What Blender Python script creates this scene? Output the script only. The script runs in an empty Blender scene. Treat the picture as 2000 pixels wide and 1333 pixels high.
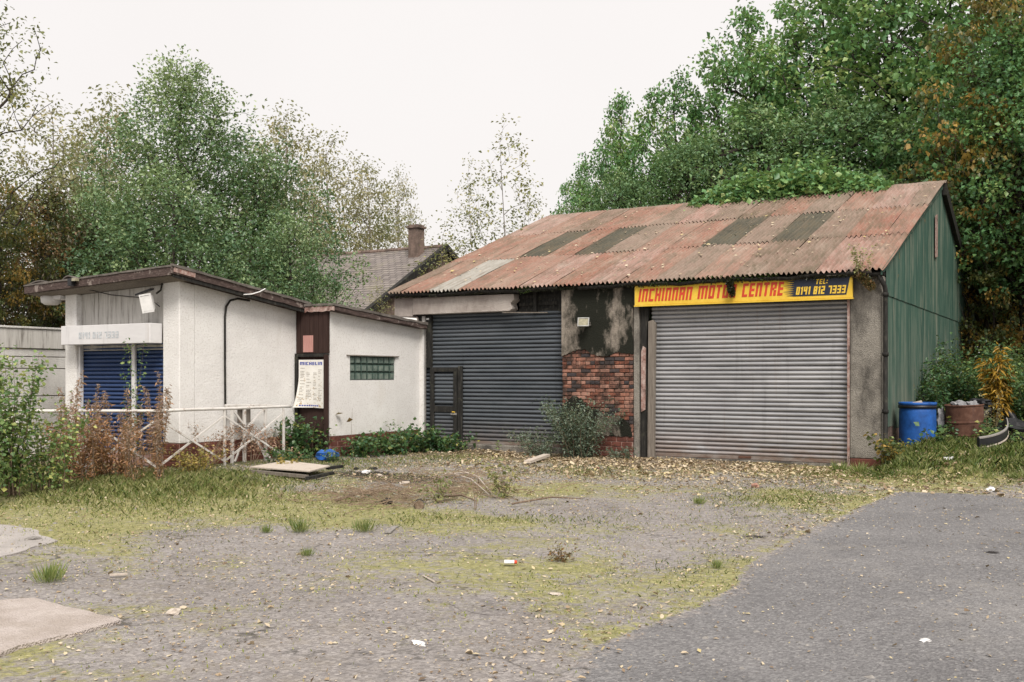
import bpy, bmesh, math, random
import numpy as np
from mathutils import Vector, Matrix, Euler

# ------------------------------------------------------------------ camera, sky, sun, exposure
scene = bpy.context.scene
C = scene.collection
CAM = (3.54, -19.77, 1.70)
cam_d = bpy.data.cameras.new('camera')
cam_d.sensor_width = 36.0
cam_d.lens = 36.0
cam_d.shift_y = 0.0342
cam_d.clip_end = 1500
cam = bpy.data.objects.new('camera', cam_d)
cam.location = CAM
cam.rotation_euler = (math.radians(90), 0, math.radians(30))
C.objects.link(cam)
scene.camera = cam

SUN_EL, SUN_AZ = 50.0, 138.0          # azimuth measured clockwise from +Y: sun stands behind the camera, a little right
world = bpy.data.worlds.new('World')
scene.world = world
world.use_nodes = True
wn = world.node_tree
bg = wn.nodes['Background']
sky = wn.nodes.new('ShaderNodeTexSky')
sky.sky_type = 'NISHITA'
sky.sun_disc = False
sky.sun_elevation = math.radians(SUN_EL)
sky.sun_rotation = math.radians(SUN_AZ)
sky.dust_density = 4.0
wmix = wn.nodes.new('ShaderNodeMixRGB')    # overcast: the blue sky seen through an even white cloud layer
wmix.inputs[0].default_value = 0.93
ctc = wn.nodes.new('ShaderNodeTexCoord')
cno = wn.nodes.new('ShaderNodeTexNoise')
cno.inputs['Scale'].default_value = 1.6
cno.inputs['Detail'].default_value = 3
crp = wn.nodes.new('ShaderNodeValToRGB')
crp.color_ramp.elements[0].position = .3
crp.color_ramp.elements[0].color = (.50, .473, .455, 1)
crp.color_ramp.elements[1].position = .7
crp.color_ramp.elements[1].color = (.535, .510, .492, 1)
csc = wn.nodes.new('ShaderNodeMixRGB')
csc.blend_type = 'MULTIPLY'
csc.inputs[0].default_value = 1.0
csc.inputs[2].default_value = (10, 10, 10, 1)
wn.links.new(ctc.outputs['Generated'], cno.inputs['Vector'])
wn.links.new(cno.outputs['Fac'], crp.inputs[0])
wn.links.new(crp.outputs[0], csc.inputs[1])
wn.links.new(csc.outputs[0], wmix.inputs[2])
wn.links.new(sky.outputs[0], wmix.inputs[1])
wn.links.new(wmix.outputs[0], bg.inputs[0])
bg.inputs[1].default_value = 0.1

sun_d = bpy.data.lights.new('sun', 'SUN')
sun_d.energy = 2.0
sun_d.angle = math.radians(24)
sun_d.color = (1.0, 0.94, 0.86)
sun = bpy.data.objects.new('sun', sun_d)
e, a = math.radians(SUN_EL), math.radians(SUN_AZ)
sdir = Vector((math.sin(a)*math.cos(e), math.cos(a)*math.cos(e), math.sin(e)))
sun.rotation_euler = sdir.to_track_quat('Z', 'Y').to_euler()
C.objects.link(sun)

vs = scene.view_settings
vs.view_transform = 'Standard'
vs.look = 'None'
vs.exposure = 0.95
vs.gamma = 1.0
vs.use_curve_mapping = False
try:
    scene.cycles.max_bounces = 5
    scene.cycles.diffuse_bounces = 3
    scene.cycles.transmission_bounces = 4
    scene.cycles.use_denoising = True
except Exception:
    pass

# ------------------------------------------------------------------ helpers
R = math.radians
def gp(px, py, z=0.0):
    """ground point seen at a photograph position, for a surface at height z"""
    b = 2000.0*(1.7 - z)/(py - 735.0)
    return at(px, b)
def at(px, b):
    a = (px - 1000.0)/2000.0*b
    return (.8660254*a - .5*b + CAM[0], .5*a + .8660254*b + CAM[1])
def to_px(x, y, z=0.0):
    dx, dy = x - CAM[0], y - CAM[1]
    a = .8660254*dx + .5*dy
    b = np.maximum(-.5*dx + .8660254*dy, .5)
    return 1000 + 2000*a/b, 735 - 2000*(z - 1.7)/b
def sstep(v, lo, hi):
    t = np.clip((v - lo)/(hi - lo), 0, 1)
    return t*t*(3 - 2*t)
def height(x, y):
    """lie of the land: flat yard, a grass bank rising beside the green gable"""
    x = np.asarray(x, float); y = np.asarray(y, float)
    bank = .42*sstep(x, .02, .75)*sstep(y, -2.6, .4)
    und = .012*np.sin(x*1.3 + y*.7) + .008*np.sin(x*2.9 - y*2.1 + 1) 
    und = und*sstep(np.abs(x + 5), 0, 1)
    return bank + und
def hz(x, y):
    return float(height(x, y))

def link(o, parent=None):
    C.objects.link(o)
    if parent is not None:
        o.parent = parent
    return o
def tag(o, label=None, cat=None, group=None, kind=None):
    if label: o['label'] = label
    if cat: o['category'] = cat
    if group: o['group'] = group
    if kind: o['kind'] = kind
    return o
def thing(name, label, cat, loc=(0, 0, 0), rz=0.0, group=None):
    o = bpy.data.objects.new(name, None)
    o.empty_display_size = .2
    o.location = loc
    o.rotation_euler = (0, 0, rz)
    link(o)
    return tag(o, label, cat, group)
def part(name, mesh, parent, loc=(0, 0, 0), rot=(0, 0, 0), scale=(1, 1, 1)):
    o = bpy.data.objects.new(name, mesh)
    link(o, parent)
    o.location = loc; o.rotation_euler = rot; o.scale = scale
    return o
def copy_tree(o, parent=None):
    c = o.copy(); C.objects.link(c); c.parent = parent
    for ch in o.children:
        copy_tree(ch, c)
    return c

class G:
    """collects faces, then builds one mesh"""
    def __init__(s): s.v = []; s.f = []; s.mi = []; s.m = 0
    def add(s, vs, fs):
        n = len(s.v)
        s.v += [tuple(p) for p in vs]
        s.f += [tuple(i + n for i in f) for f in fs]
        s.mi += [s.m]*len(fs)
        return s
    def box(s, x0, x1, y0, y1, z0, z1):
        return s.add([(x0,y0,z0),(x1,y0,z0),(x1,y1,z0),(x0,y1,z0),(x0,y0,z1),(x1,y0,z1),(x1,y1,z1),(x0,y1,z1)],
                     [(0,3,2,1),(4,5,6,7),(0,1,5,4),(1,2,6,5),(2,3,7,6),(3,0,4,7)])
    def hexa(s, p):
        """eight corners: bottom ring then top ring"""
        return s.add(p, [(0,3,2,1),(4,5,6,7),(0,1,5,4),(1,2,6,5),(2,3,7,6),(3,0,4,7)])
    def bar(s, p, q, w, h, up=(0, 0, 1)):
        p, q = Vector(p), Vector(q); d = (q - p).normalized()
        u = Vector(up)
        if abs(d.dot(u)) > .95: u = Vector((0, 1, 0))
        x = d.cross(u).normalized()*w/2; z = x.cross(d).normalized()*h/2
        return s.hexa([p-x-z, p+x-z, q+x-z, q-x-z, p-x+z, p+x+z, q+x+z, q-x+z])
    def tube(s, pts, rad, n=8, cap=True):
        pts = [Vector(p) for p in pts]
        if not hasattr(rad, '__len__'): rad = [rad]*len(pts)
        vs = []; ref = None
        for i, p in enumerate(pts):
            d = (pts[min(i+1, len(pts)-1)] - pts[max(i-1, 0)]).normalized()
            if ref is None:
                ref = d.orthogonal().normalized()
            u = (ref - d*ref.dot(d))
            u = u.normalized() if u.length > 1e-5 else d.orthogonal().normalized()
            ref = u; w = d.cross(u)
            for k in range(n):
                t = 2*math.pi*k/n
                vs.append(p + (u*math.cos(t) + w*math.sin(t))*rad[i])
        fs = []
        for i in range(len(pts)-1):
            for k in range(n):
                a0 = i*n + k; a1 = i*n + (k+1) % n
                fs.append((a0, a1, a1+n, a0+n))
        if cap:
            fs.append(tuple(range(n-1, -1, -1)))
            fs.append(tuple(range((len(pts)-1)*n, len(pts)*n)))
        return s.add(vs, fs)
    def lathe(s, prof, n=24, c=(0, 0, 0)):
        vs = []
        for r, z in prof:
            for k in range(n):
                t = 2*math.pi*k/n
                vs.append((c[0] + r*math.cos(t), c[1] + r*math.sin(t), c[2] + z))
        fs = []
        for i in range(len(prof)-1):
            for k in range(n):
                a0 = i*n + k; a1 = i*n + (k+1) % n
                fs.append((a0, a1, a1+n, a0+n))
        return s.add(vs, fs)
    def prism(s, poly, fn, d0, d1):
        """2-D polygon poly carried to 3-D by fn(u, v, d) at two depths"""
        n = len(poly)
        vs = [fn(u, v, d0) for u, v in poly] + [fn(u, v, d1) for u, v in poly]
        fs = [tuple(range(n-1, -1, -1)), tuple(range(n, 2*n))]
        fs += [(i, (i+1) % n, (i+1) % n + n, i+n) for i in range(n)]
        return s.add(vs, fs)
    def mesh(s, name, mats, smooth=False, bevel=0.0, fix=True):
        me = bpy.data.meshes.new(name)
        me.from_pydata(s.v, [], s.f)
        for m in (mats if isinstance(mats, (list, tuple)) else [mats]):
            me.materials.append(m)
        me.polygons.foreach_set('material_index', s.mi)
        if fix or bevel:
            bm = bmesh.new(); bm.from_mesh(me)
            bmesh.ops.recalc_face_normals(bm, faces=bm.faces)
            if bevel:
                bmesh.ops.bevel(bm, geom=[e for e in bm.edges if len(e.link_faces) == 2 and e.calc_face_angle(0) > .6],
                                offset=bevel, segments=1, affect='EDGES', clamp_overlap=True)
            bm.to_mesh(me); bm.free()
        if smooth:
            me.polygons.foreach_set('use_smooth', [True]*len(me.polygons))
        me.update()
        return me
    def build(s, name, mats, parent=None, smooth=False, bevel=0.0, **k):
        return part(name, s.mesh(name, mats, smooth, bevel), parent, **k)

def np_mesh(name, v, f, mats, attrs=None, smooth=False):
    """fast mesh from arrays; f is (n, k)"""
    me = bpy.data.meshes.new(name)
    v = np.asarray(v, np.float32); f = np.asarray(f, np.int32)
    me.vertices.add(len(v)); me.vertices.foreach_set('co', v.ravel())
    n, k = f.shape
    me.loops.add(n*k); me.loops.foreach_set('vertex_index', f.ravel())
    me.polygons.add(n)
    me.polygons.foreach_set('loop_start', np.arange(0, n*k, k, dtype=np.int32))
    for m in (mats if isinstance(mats, (list, tuple)) else [mats]):
        me.materials.append(m)
    if smooth:
        me.polygons.foreach_set('use_smooth', np.ones(n, bool))
    for nm, arr in (attrs or {}).items():
        at_ = me.attributes.new(nm, 'FLOAT', 'POINT')
        at_.data.foreach_set('value', np.asarray(arr, np.float32))
    me.update(calc_edges=True)
    me.validate()
    return me

# ------------------------------------------------------------------ materials
class Mat:
    def __init__(s, name, rough=.85, spec=.3, metal=0.0):
        s.m = bpy.data.materials.new(name); s.m.use_nodes = True
        s.t = s.m.node_tree; s.p = s.t.nodes['Principled BSDF']
        s.p.inputs['Roughness'].default_value = rough
        s.p.inputs['Metallic'].default_value = metal
        s.p.inputs['Specular IOR Level'].default_value = spec
        s._pos = None
    def n(s, t, **kw):
        nd = s.t.nodes.new(t)
        for k, v in kw.items(): setattr(nd, k, v)
        return nd
    def lk(s, a, b): s.t.links.new(a, b)
    def put(s, sock, v):
        if hasattr(v, 'links'): s.lk(v, sock)
        elif isinstance(v, (tuple, list)) and len(v) == 3 and sock.type == 'RGBA': sock.default_value = (*v, 1)
        else: sock.default_value = v
    def pos(s, obj=False, sc=(1, 1, 1), off=(0, 0, 0), rot=(0, 0, 0)):
        o = s.n('ShaderNodeTexCoord').outputs['Object'] if obj else s.n('ShaderNodeNewGeometry').outputs['Position']
        mp = s.n('ShaderNodeMapping'); s.lk(o, mp.inputs[0])
        mp.inputs['Scale'].default_value = sc; mp.inputs['Location'].default_value = off; mp.inputs['Rotation'].default_value = rot
        return mp.outputs[0]
    def noise(s, scale, detail=4, rough=.55, vec=None, dist=0.0):
        nd = s.n('ShaderNodeTexNoise'); s.lk(vec if vec is not None else s.pos(), nd.inputs['Vector'])
        nd.inputs['Scale'].default_value = scale; nd.inputs['Detail'].default_value = detail
        nd.inputs['Roughness'].default_value = rough; nd.inputs['Distortion'].default_value = dist
        return nd.outputs['Fac']
    def voro(s, scale, vec=None, feature='F1', out='Distance'):
        nd = s.n('ShaderNodeTexVoronoi', feature=feature); s.lk(vec if vec is not None else s.pos(), nd.inputs['Vector'])
        nd.inputs['Scale'].default_value = scale
        return nd.outputs[out]
    def rnd(s): return s.n('ShaderNodeObjectInfo').outputs['Random']
    def attr(s, name): return s.n('ShaderNodeAttribute', attribute_name=name).outputs['Fac']
    def ramp(s, fac, *stops, const=False):
        nd = s.n('ShaderNodeValToRGB'); s.lk(fac, nd.inputs[0])
        el = nd.color_ramp.elements
        if const: nd.color_ramp.interpolation = 'CONSTANT'
        while len(el) < len(stops): el.new(.5)
        for e_, (p, c) in zip(el, stops):
            e_.position = p
            e_.color = (c, c, c, 1) if not isinstance(c, tuple) else (*c, 1)
        return nd.outputs[0]
    def math(s, op, a, b=0.0, c=None, clamp=False):
        nd = s.n('ShaderNodeMath', operation=op, use_clamp=clamp)
        s.put(nd.inputs[0], a); s.put(nd.inputs[1], b)
        if c is not None: s.put(nd.inputs[2], c)
        return nd.outputs[0]
    def mask(s, fac, lo, hi): return s.ramp(fac, (lo, 0.0), (hi, 1.0))
    def mix(s, fac, a, b, mode='MIX'):
        nd = s.n('ShaderNodeMixRGB', blend_type=mode)
        s.put(nd.inputs[0], fac); s.put(nd.inputs[1], a); s.put(nd.inputs[2], b)
        return nd.outputs[0]
    def xyz(s, comp):
        nd = s.n('ShaderNodeSeparateXYZ'); s.lk(s.n('ShaderNodeNewGeometry').outputs['Position'], nd.inputs[0])
        return nd.outputs[comp]
    def col(s, c): s.put(s.p.inputs['Base Color'], c); return s
    def rough(s, v): s.put(s.p.inputs['Roughness'], v); return s
    def bump(s, hgt, strength=.5, dist=.02):
        nd = s.n('ShaderNodeBump'); nd.inputs['Strength'].default_value = strength; nd.inputs['Distance'].default_value = dist
        s.lk(hgt, nd.inputs['Height']); s.lk(nd.outputs[0], s.p.inputs['Normal']); return s

def simple(name, c, rough=.8, vary=.25, scale=6, spec=.3, metal=0, bump=0.0, bscale=40):
    """one colour with patchy variation"""
    m = Mat(name, rough, spec, metal)
    f = m.noise(scale, 5, .65)
    d = tuple(x*(1 - vary) for x in c); l = tuple(min(1, x*(1 + vary)) for x in c)
    m.col(m.ramp(f, (.3, d), (.7, l)))
    if bump: m.bump(m.noise(bscale, 3), bump, .01)
    return m.m
# --- masonry
def mk_render():
    m = Mat('white_roughcast', .9, .15)
    base = m.ramp(m.noise(1.3, 6, .65), (.3, (.73,.715,.70)), (.65, (.82,.81,.795)))
    speck = m.mask(m.noise(30, 3, .6), .53, .66)
    c = m.mix(m.math('MULTIPLY', speck, .38), base, (.46,.42,.38))
    strk = m.mask(m.noise(1.0, 5, .6, m.pos(sc=(2.2, 2.2, .35), off=(3,1,0))), .60, .82)
    c = m.mix(m.math('MULTIPLY', strk, .45), c, (.42,.375,.31))
    low = m.ramp(m.xyz(2), (.0, 1.0), (1.0, 0.0))
    low = m.math('MULTIPLY', low, m.mask(m.noise(3.1, 5, .6), .42, .66))
    c = m.mix(m.math('MULTIPLY', low, .45), c, (.42,.37,.30))
    bl = m.mask(m.noise(.55, 3, .5, m.pos(off=(7,3,1))), .60, .75)
    c = m.mix(m.math('MULTIPLY', bl, .25), c, (.55,.48,.38))
    m.col(c)
    h = m.math('ADD', m.noise(36, 4, .75), m.math('MULTIPLY', m.noise(5, 3), .5))
    return m.bump(h, .8, .024).m
M_WHITE = mk_render()
def mk_concrete(name, a, b, stain, amt, sc=1.0, pebble=.5, thr=None):
    m = Mat(name, .92, .15)
    c = m.ramp(m.noise(3*sc, 6, .7), (.3, a), (.7, b))
    peb = m.voro(70)
    c = m.mix(pebble, c, m.ramp(peb, (.0, tuple(x*1.35 for x in b)), (.5, tuple(x*.45 for x in a))), 'MIX')
    s1 = m.mask(m.noise(1.1*sc, 7, .72, m.pos(sc=(1.2,1.2,.55))), *(thr or (.50-.12*amt, .60)))
    c = m.mix(m.math('MULTIPLY', s1, min(1, amt)), c, stain)
    m.col(c)
    return m.bump(m.math('ADD', peb, m.noise(9, 4)), .8, .015).m
M_PEBBLE = mk_concrete('pebbledash_grey', (.25,.23,.205), (.44,.41,.36), (.050,.046,.042), .75, 1.0, .5, (.44, .58))
M_PIER = mk_concrete('stained_render', (.27,.235,.20), (.43,.375,.315), (.020,.021,.016), 1.6, 1.1, .4, (.38, .50))
M_BEAM = mk_concrete('painted_beam', (.40,.35,.32), (.58,.53,.49), (.20,.16,.14), .45, .9, .12)
M_WALLC = mk_concrete('pale_block_wall', (.62,.61,.59), (.76,.74,.71), (.30,.28,.26), .35, .8, .15)
def mk_coping():
    m = Mat('streaked_concrete', .9, .15)
    st = m.noise(5, 5, .7, m.pos(sc=(2.4,2.4,.22)))
    c = m.ramp(st, (.30, (.16,.145,.13)), (.46, (.44,.425,.40)), (.7, (.56,.545,.52)))
    m.col(c); return m.bump(m.noise(40), .4, .01).m
M_STREAK = mk_coping()
def mk_brick(name, a, b, soot):
    m = Mat(name, .9, .15)
    r = m.rnd()
    c = m.mix(r, a, b)
    c = m.mix(m.mask(m.noise(14, 5, .7), .35, .7), c, tuple(x*.62 for x in a))
    s = m.mask(m.noise(2.6, 8, .75), .42, .56)
    c = m.mix(m.math('MULTIPLY', s, soot), c, (.028,.026,.024))
    m.col(c); return m.bump(m.noise(55, 4, .7), .8, .008).m
M_BR1 = mk_brick('brick_orange', (.41,.19,.135), (.34,.195,.155), .85)
M_BR2 = mk_brick('brick_dark', (.22,.085,.06), (.30,.12,.075), .85)
M_BR3 = mk_brick('brick_pink', (.47,.26,.20), (.40,.21,.155), .55)
M_BR4 = mk_brick('brick_blue_black', (.06,.055,.06), (.11,.08,.075), .4)
M_MORTAR = mk_concrete('mortar', (.15,.11,.085), (.24,.18,.14), (.03,.028,.025), .8, 2.2, .2)
M_REDBR = mk_brick('brick_painted_red', (.21,.078,.058), (.165,.062,.048), .4)
M_REDMORT = simple('mortar_red', (.34,.22,.19), .9, .3, 8)

# --- sheet metal
def mk_sheet(name, stops, moss, grey):
    m = Mat(name, .88, .15)
    n1 = m.noise(1.5, 7, .72, m.pos(sc=(1.0, .55, .55)))
    c = m.ramp(n1, *stops)
    fine = m.noise(17, 5, .7, m.pos(sc=(1.6, .5, .5)))
    c = m.mix(m.math('MULTIPLY', m.mask(fine, .46, .68), .45), c, grey)
    rib = m.noise(1.0, 4, .6, m.pos(sc=(13,.7,.7), off=(2,3,0)))
    c = m.mix(m.math('MULTIPLY', m.mask(rib, .48, .66), .55), c, (.16,.125,.095))
    st = m.noise(2.4, 7, .75, m.pos(sc=(1.5,.6,.6), off=(4,4,0)))
    c = m.mix(m.math('MULTIPLY', m.mask(st, .47, .64), moss), c, (.12,.098,.066))
    rr = m.rnd()
    c = m.mix(m.math('MULTIPLY', rr, .30), c, grey)
    sp = m.ramp(m.voro(7), (.05, 1.0), (.075, 0.0))
    c = m.mix(m.math('MULTIPLY', sp, .6), c, (.42,.36,.20))
    m.col(c); return m.bump(fine, .3, .006).m
M_RUST = mk_sheet('rust_red_sheet', ((.28,(.23,.115,.090)),(.46,(.27,.135,.098)),(.60,(.30,.20,.155)),(.76,(.35,.285,.24))), .7, (.34,.27,.225))
M_RUST2 = mk_sheet('rust_pink_sheet', ((.28,(.23,.12,.095)),(.5,(.32,.20,.165)),(.7,(.38,.30,.26))), .65, (.38,.315,.275))
M_RUST3 = mk_sheet('rust_brown_sheet', ((.28,(.14,.095,.07)),(.5,(.225,.155,.12)),(.7,(.30,.235,.19))), .9, (.31,.26,.22))
M_ROOFGREY = mk_sheet('grey_asbestos_sheet', ((.3,(.27,.265,.24)),(.7,(.42,.405,.37))), .35, (.33,.30,.27))
M_ROOFDARK = mk_sheet('mossy_rooflight_sheet', ((.3,(.035,.035,.028)),(.7,(.115,.11,.085))), .9, (.14,.13,.10))
def mk_green():
    m = Mat('green_painted_sheet', .72, .25)
    st = m.noise(2.2, 6, .65, m.pos(sc=(1, 2.0, .14)))
    c = m.ramp(st, (.30, (.016,.048,.037)), (.50, (.045,.090,.070)), (.70, (.14,.165,.130)))
    st2 = m.noise(3.0, 5, .7, m.pos(sc=(1, 2.6, .10), off=(0,5,3)))
    c = m.mix(m.math('MULTIPLY', m.mask(st2, .55, .68), .65), c, (.24,.235,.185))
    lo = m.ramp(m.math('MULTIPLY', m.xyz(2), .2), (.1, 1.0), (.62, 0.0))
    c = m.mix(m.math('MULTIPLY', m.math('MULTIPLY', lo, m.mask(m.noise(1.2, 4), .35, .65)), .55), c, (.15,.15,.125))
    ru = m.mask(m.noise(2.6, 6, .7, m.pos(sc=(1,2,.5), off=(9,1,0))), .68, .74)
    c = m.mix(m.math('MULTIPLY', ru, .7), c, (.25,.13,.05))
    m.col(c); return m.m
M_GREEN = mk_green()
def mk_slat(name, a, b, rust, metal, rough, dirt):
    m = Mat(name, rough, .35, metal)
    n = m.noise(1.4, 6, .7, m.pos(sc=(.5, 1, 2)))
    c = m.ramp(n, (.3, a), (.7, b))
    lo = m.ramp(m.xyz(2), (.0, 1.0), (.75, 0.0))
    d = m.math('MULTIPLY', lo, m.mask(m.noise(3, 6, .7, m.pos(sc=(.6,1,1.5))), .32, .6))
    c = m.mix(m.math('MULTIPLY', d, dirt), c, rust)
    st = m.mask(m.noise(1.7, 5, .7, m.pos(sc=(2.4,1,.18))), .58, .75)
    c = m.mix(m.math('MULTIPLY', st, .5), c, tuple(x*.5 for x in a))
    rr_ = m.mask(m.noise(1.3, 6, .75, m.pos(sc=(3.5,1,.12), off=(4,0,2))), .60, .72)
    c = m.mix(m.math('MULTIPLY', rr_, .45), c, rust)
    m.col(c); return m.m
M_STEEL = mk_slat('galvanised_slat', (.28,.285,.30), (.46,.46,.475), (.24,.16,.12), .35, .46, .8)
M_DARKSLAT = mk_slat('slate_grey_slat', (.060,.072,.086), (.120,.133,.150), (.20,.165,.15), .15, .5, .85)
M_BLUESLAT = mk_slat('navy_slat', (.022,.045,.12), (.038,.072,.18), (.10,.11,.15), .1, .45, .5)
M_GUIDE = mk_slat('guide_steel', (.22,.21,.20), (.36,.34,.32), (.14,.07,.04), .2, .6, .9)

# --- timber and paint
def mk_wood(name, a, b, c2, sc=(1,1,1), peel=0.0, pc=(.5,.3,.25)):
    m = Mat(name, .85, .2)
    g = m.noise(7, 6, .7, m.pos(sc=sc))
    c = m.ramp(g, (.3, a), (.55, b), (.75, c2))
    if peel:
        c = m.mix(m.math('MULTIPLY', m.mask(m.noise(4.5, 6, .7, m.pos(off=(2,8,0))), .56, .62), peel), c, pc)
    m.col(c); return m.bump(g, .5, .008).m
M_FASCIA = mk_wood('dark_fascia_paint', (.042,.032,.029), (.085,.060,.054), (.19,.15,.135), (1.2,1.2,5), .7, (.30,.255,.23))
M_FELT = simple('roofing_felt', (.135,.12,.108), .95, .4, 5, bump=.5, bscale=30)
M_PEEL = mk_wood('peeling_board', (.22,.10,.08), (.38,.28,.25), (.56,.49,.45), (2,2,2), .8, (.11,.065,.055))
M_BROWN = mk_wood('brown_door_paint', (.028,.016,.014), (.045,.026,.022), (.065,.040,.034), (9,9,.4))
M_BLACKT = mk_wood('black_timber', (.010,.010,.010), (.028,.027,.025), (.075,.068,.058), (3,3,.5), .3, (.10,.10,.07))
M_GREYT = mk_wood('weathered_timber', (.10,.085,.07), (.20,.175,.15), (.30,.27,.24), (5,5,.35))
M_PLY = mk_wood('weathered_plywood', (.40,.34,.28), (.52,.46,.40), (.60,.55,.49), (2,6,2), .3, (.24,.19,.14))
M_STICK = mk_wood('dead_wood', (.09,.062,.042), (.19,.14,.10), (.34,.27,.20), (4,4,4))
M_STICKP = mk_wood('dry_twigs', (.11,.075,.05), (.27,.20,.14), (.48,.40,.30), (6,6,6))
M_BARK = mk_wood('bark_dark', (.022,.019,.015), (.050,.042,.034), (.095,.083,.066), (4,4,.7))
M_BIRCH = mk_wood('bark_pale', (.13,.11,.095), (.27,.24,.21), (.40,.37,.33), (2,2,3))
def mk_rail():
    m = Mat('chipped_white_paint', .6, .35)
    c = m.ramp(m.noise(3, 5), (.3, (.50,.48,.45)), (.7, (.68,.66,.635)))
    ch = m.mask(m.noise(9, 6, .75), .56, .62)
    c = m.mix(m.math('MULTIPLY', ch, .8), c, (.24,.16,.11))
    m.col(c); return m.m
M_RAIL = mk_rail()
M_WPAINT = mk_slat('white_metal_paint', (.60,.59,.60), (.72,.715,.72), (.42,.36,.30), .05, .45, .5)

# --- signs
M_YEL = mk_wood('sign_yellow', (.66,.42,.045), (.74,.50,.065), (.80,.58,.12), (.6,.6,.6), .25, (.60,.38,.06))
M_RED = simple('sign_red', (.56,.060,.028), .5, .2, 9)
M_NAVY = simple('sign_navy', (.020,.026,.046), .5, .3, 5)
M_SBLUE = simple('print_blue', (.035,.06,.33), .6, .3, 30)
M_GHOST = simple('ghost_lettering', (.48,.51,.54), .6, .45, 26)
M_PINK = mk_wood('faded_notice', (.36,.16,.14), (.48,.26,.23), (.60,.40,.36), (9,9,.5))
def mk_poster():
    m = Mat('rusting_enamel', .5, .35)
    c = m.ramp(m.noise(3, 4), (.3, (.66,.645,.60)), (.7, (.80,.785,.75)))
    ru = m.noise(16, 6, .75)
    k = m.math('ADD', ru, m.math('MULTIPLY', m.math('SUBTRACT', 1.6, m.xyz(2)), .10))
    c = m.mix(m.mask(k, .60, .65), c, (.40,.27,.13))
    m.col(c); return m.m
M_POSTER = mk_poster()
M_PRINT = simple('print_grey', (.26,.23,.19), .7, .3, 20)
# --- plastics, glass
M_BLUEP = simple('blue_plastic', (.014,.085,.32), .55, .45, 5, .35)
M_BLACKP = simple('black_plastic', (.014,.014,.016), .42, .4, 5, .4)
M_GREYP = simple('dirty_plastic', (.22,.22,.23), .5, .35, 9, .4)
M_WHITEP = simple('white_plastic', (.74,.735,.73), .5, .12, 8, .4)
def mk_drum():
    m = Mat('rusted_steel', .85, .25)
    n = m.noise(7, 7, .75)
    c = m.ramp(n, (.3, (.055,.026,.018)), (.5, (.105,.050,.034)), (.72, (.17,.095,.068)))
    c = m.mix(m.mask(m.noise(2, 5, .7, m.pos(sc=(2,2,.5))), .55, .7), c, (.10,.055,.045))
    m.col(c); return m.bump(n, .4, .01).m
M_DRUM = mk_drum()
def mk_glass():
    m = Mat('green_glass_block', .12, .5)
    c = m.ramp(m.noise(6, 3), (.3, (.10,.15,.125)), (.7, (.30,.36,.31)))
    m.col(c); m.p.inputs['Transmission Weight'].default_value = .25
    m.p.inputs['Coat Weight'].default_value = .5
    return m.m
M_GLASS = mk_glass()
M_GLASSRIM = simple('glass_block_rim', (.045,.075,.062), .35, .4, 12, .5)
M_LAMPGLASS = simple('lamp_glass', (.30,.28,.20), .18, .3, 20, .5)
M_GREYMETAL = simple('grey_metal', (.36,.36,.35), .5, .3, 10, .4, .3)
def mk_slate():
    m = Mat('slate_roof', .8, .25)
    bt = m.n('ShaderNodeTexBrick'); m.lk(m.pos(sc=(1, 1.12, 0)), bt.inputs['Vector'])
    bt.inputs['Scale'].default_value = 1.0; bt.inputs['Brick Width'].default_value = .34; bt.inputs['Row Height'].default_value = .24
    bt.inputs['Mortar Size'].default_value = .022
    for i, c in enumerate(((.17,.148,.14), (.25,.22,.205), (.10,.09,.085))): bt.inputs[i+1].default_value = (*c, 1)
    c = m.mix(m.math('MULTIPLY', m.mask(m.noise(1.1, 6, .7), .5, .7), .6), bt.outputs[0], (.24,.22,.155))
    m.col(c); return m.m
M_SLATE = mk_slate()
M_CHIM = mk_concrete('chimney_brick', (.20,.145,.12), (.32,.235,.20), (.05,.045,.04), .6, 1.5, .25)

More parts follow.
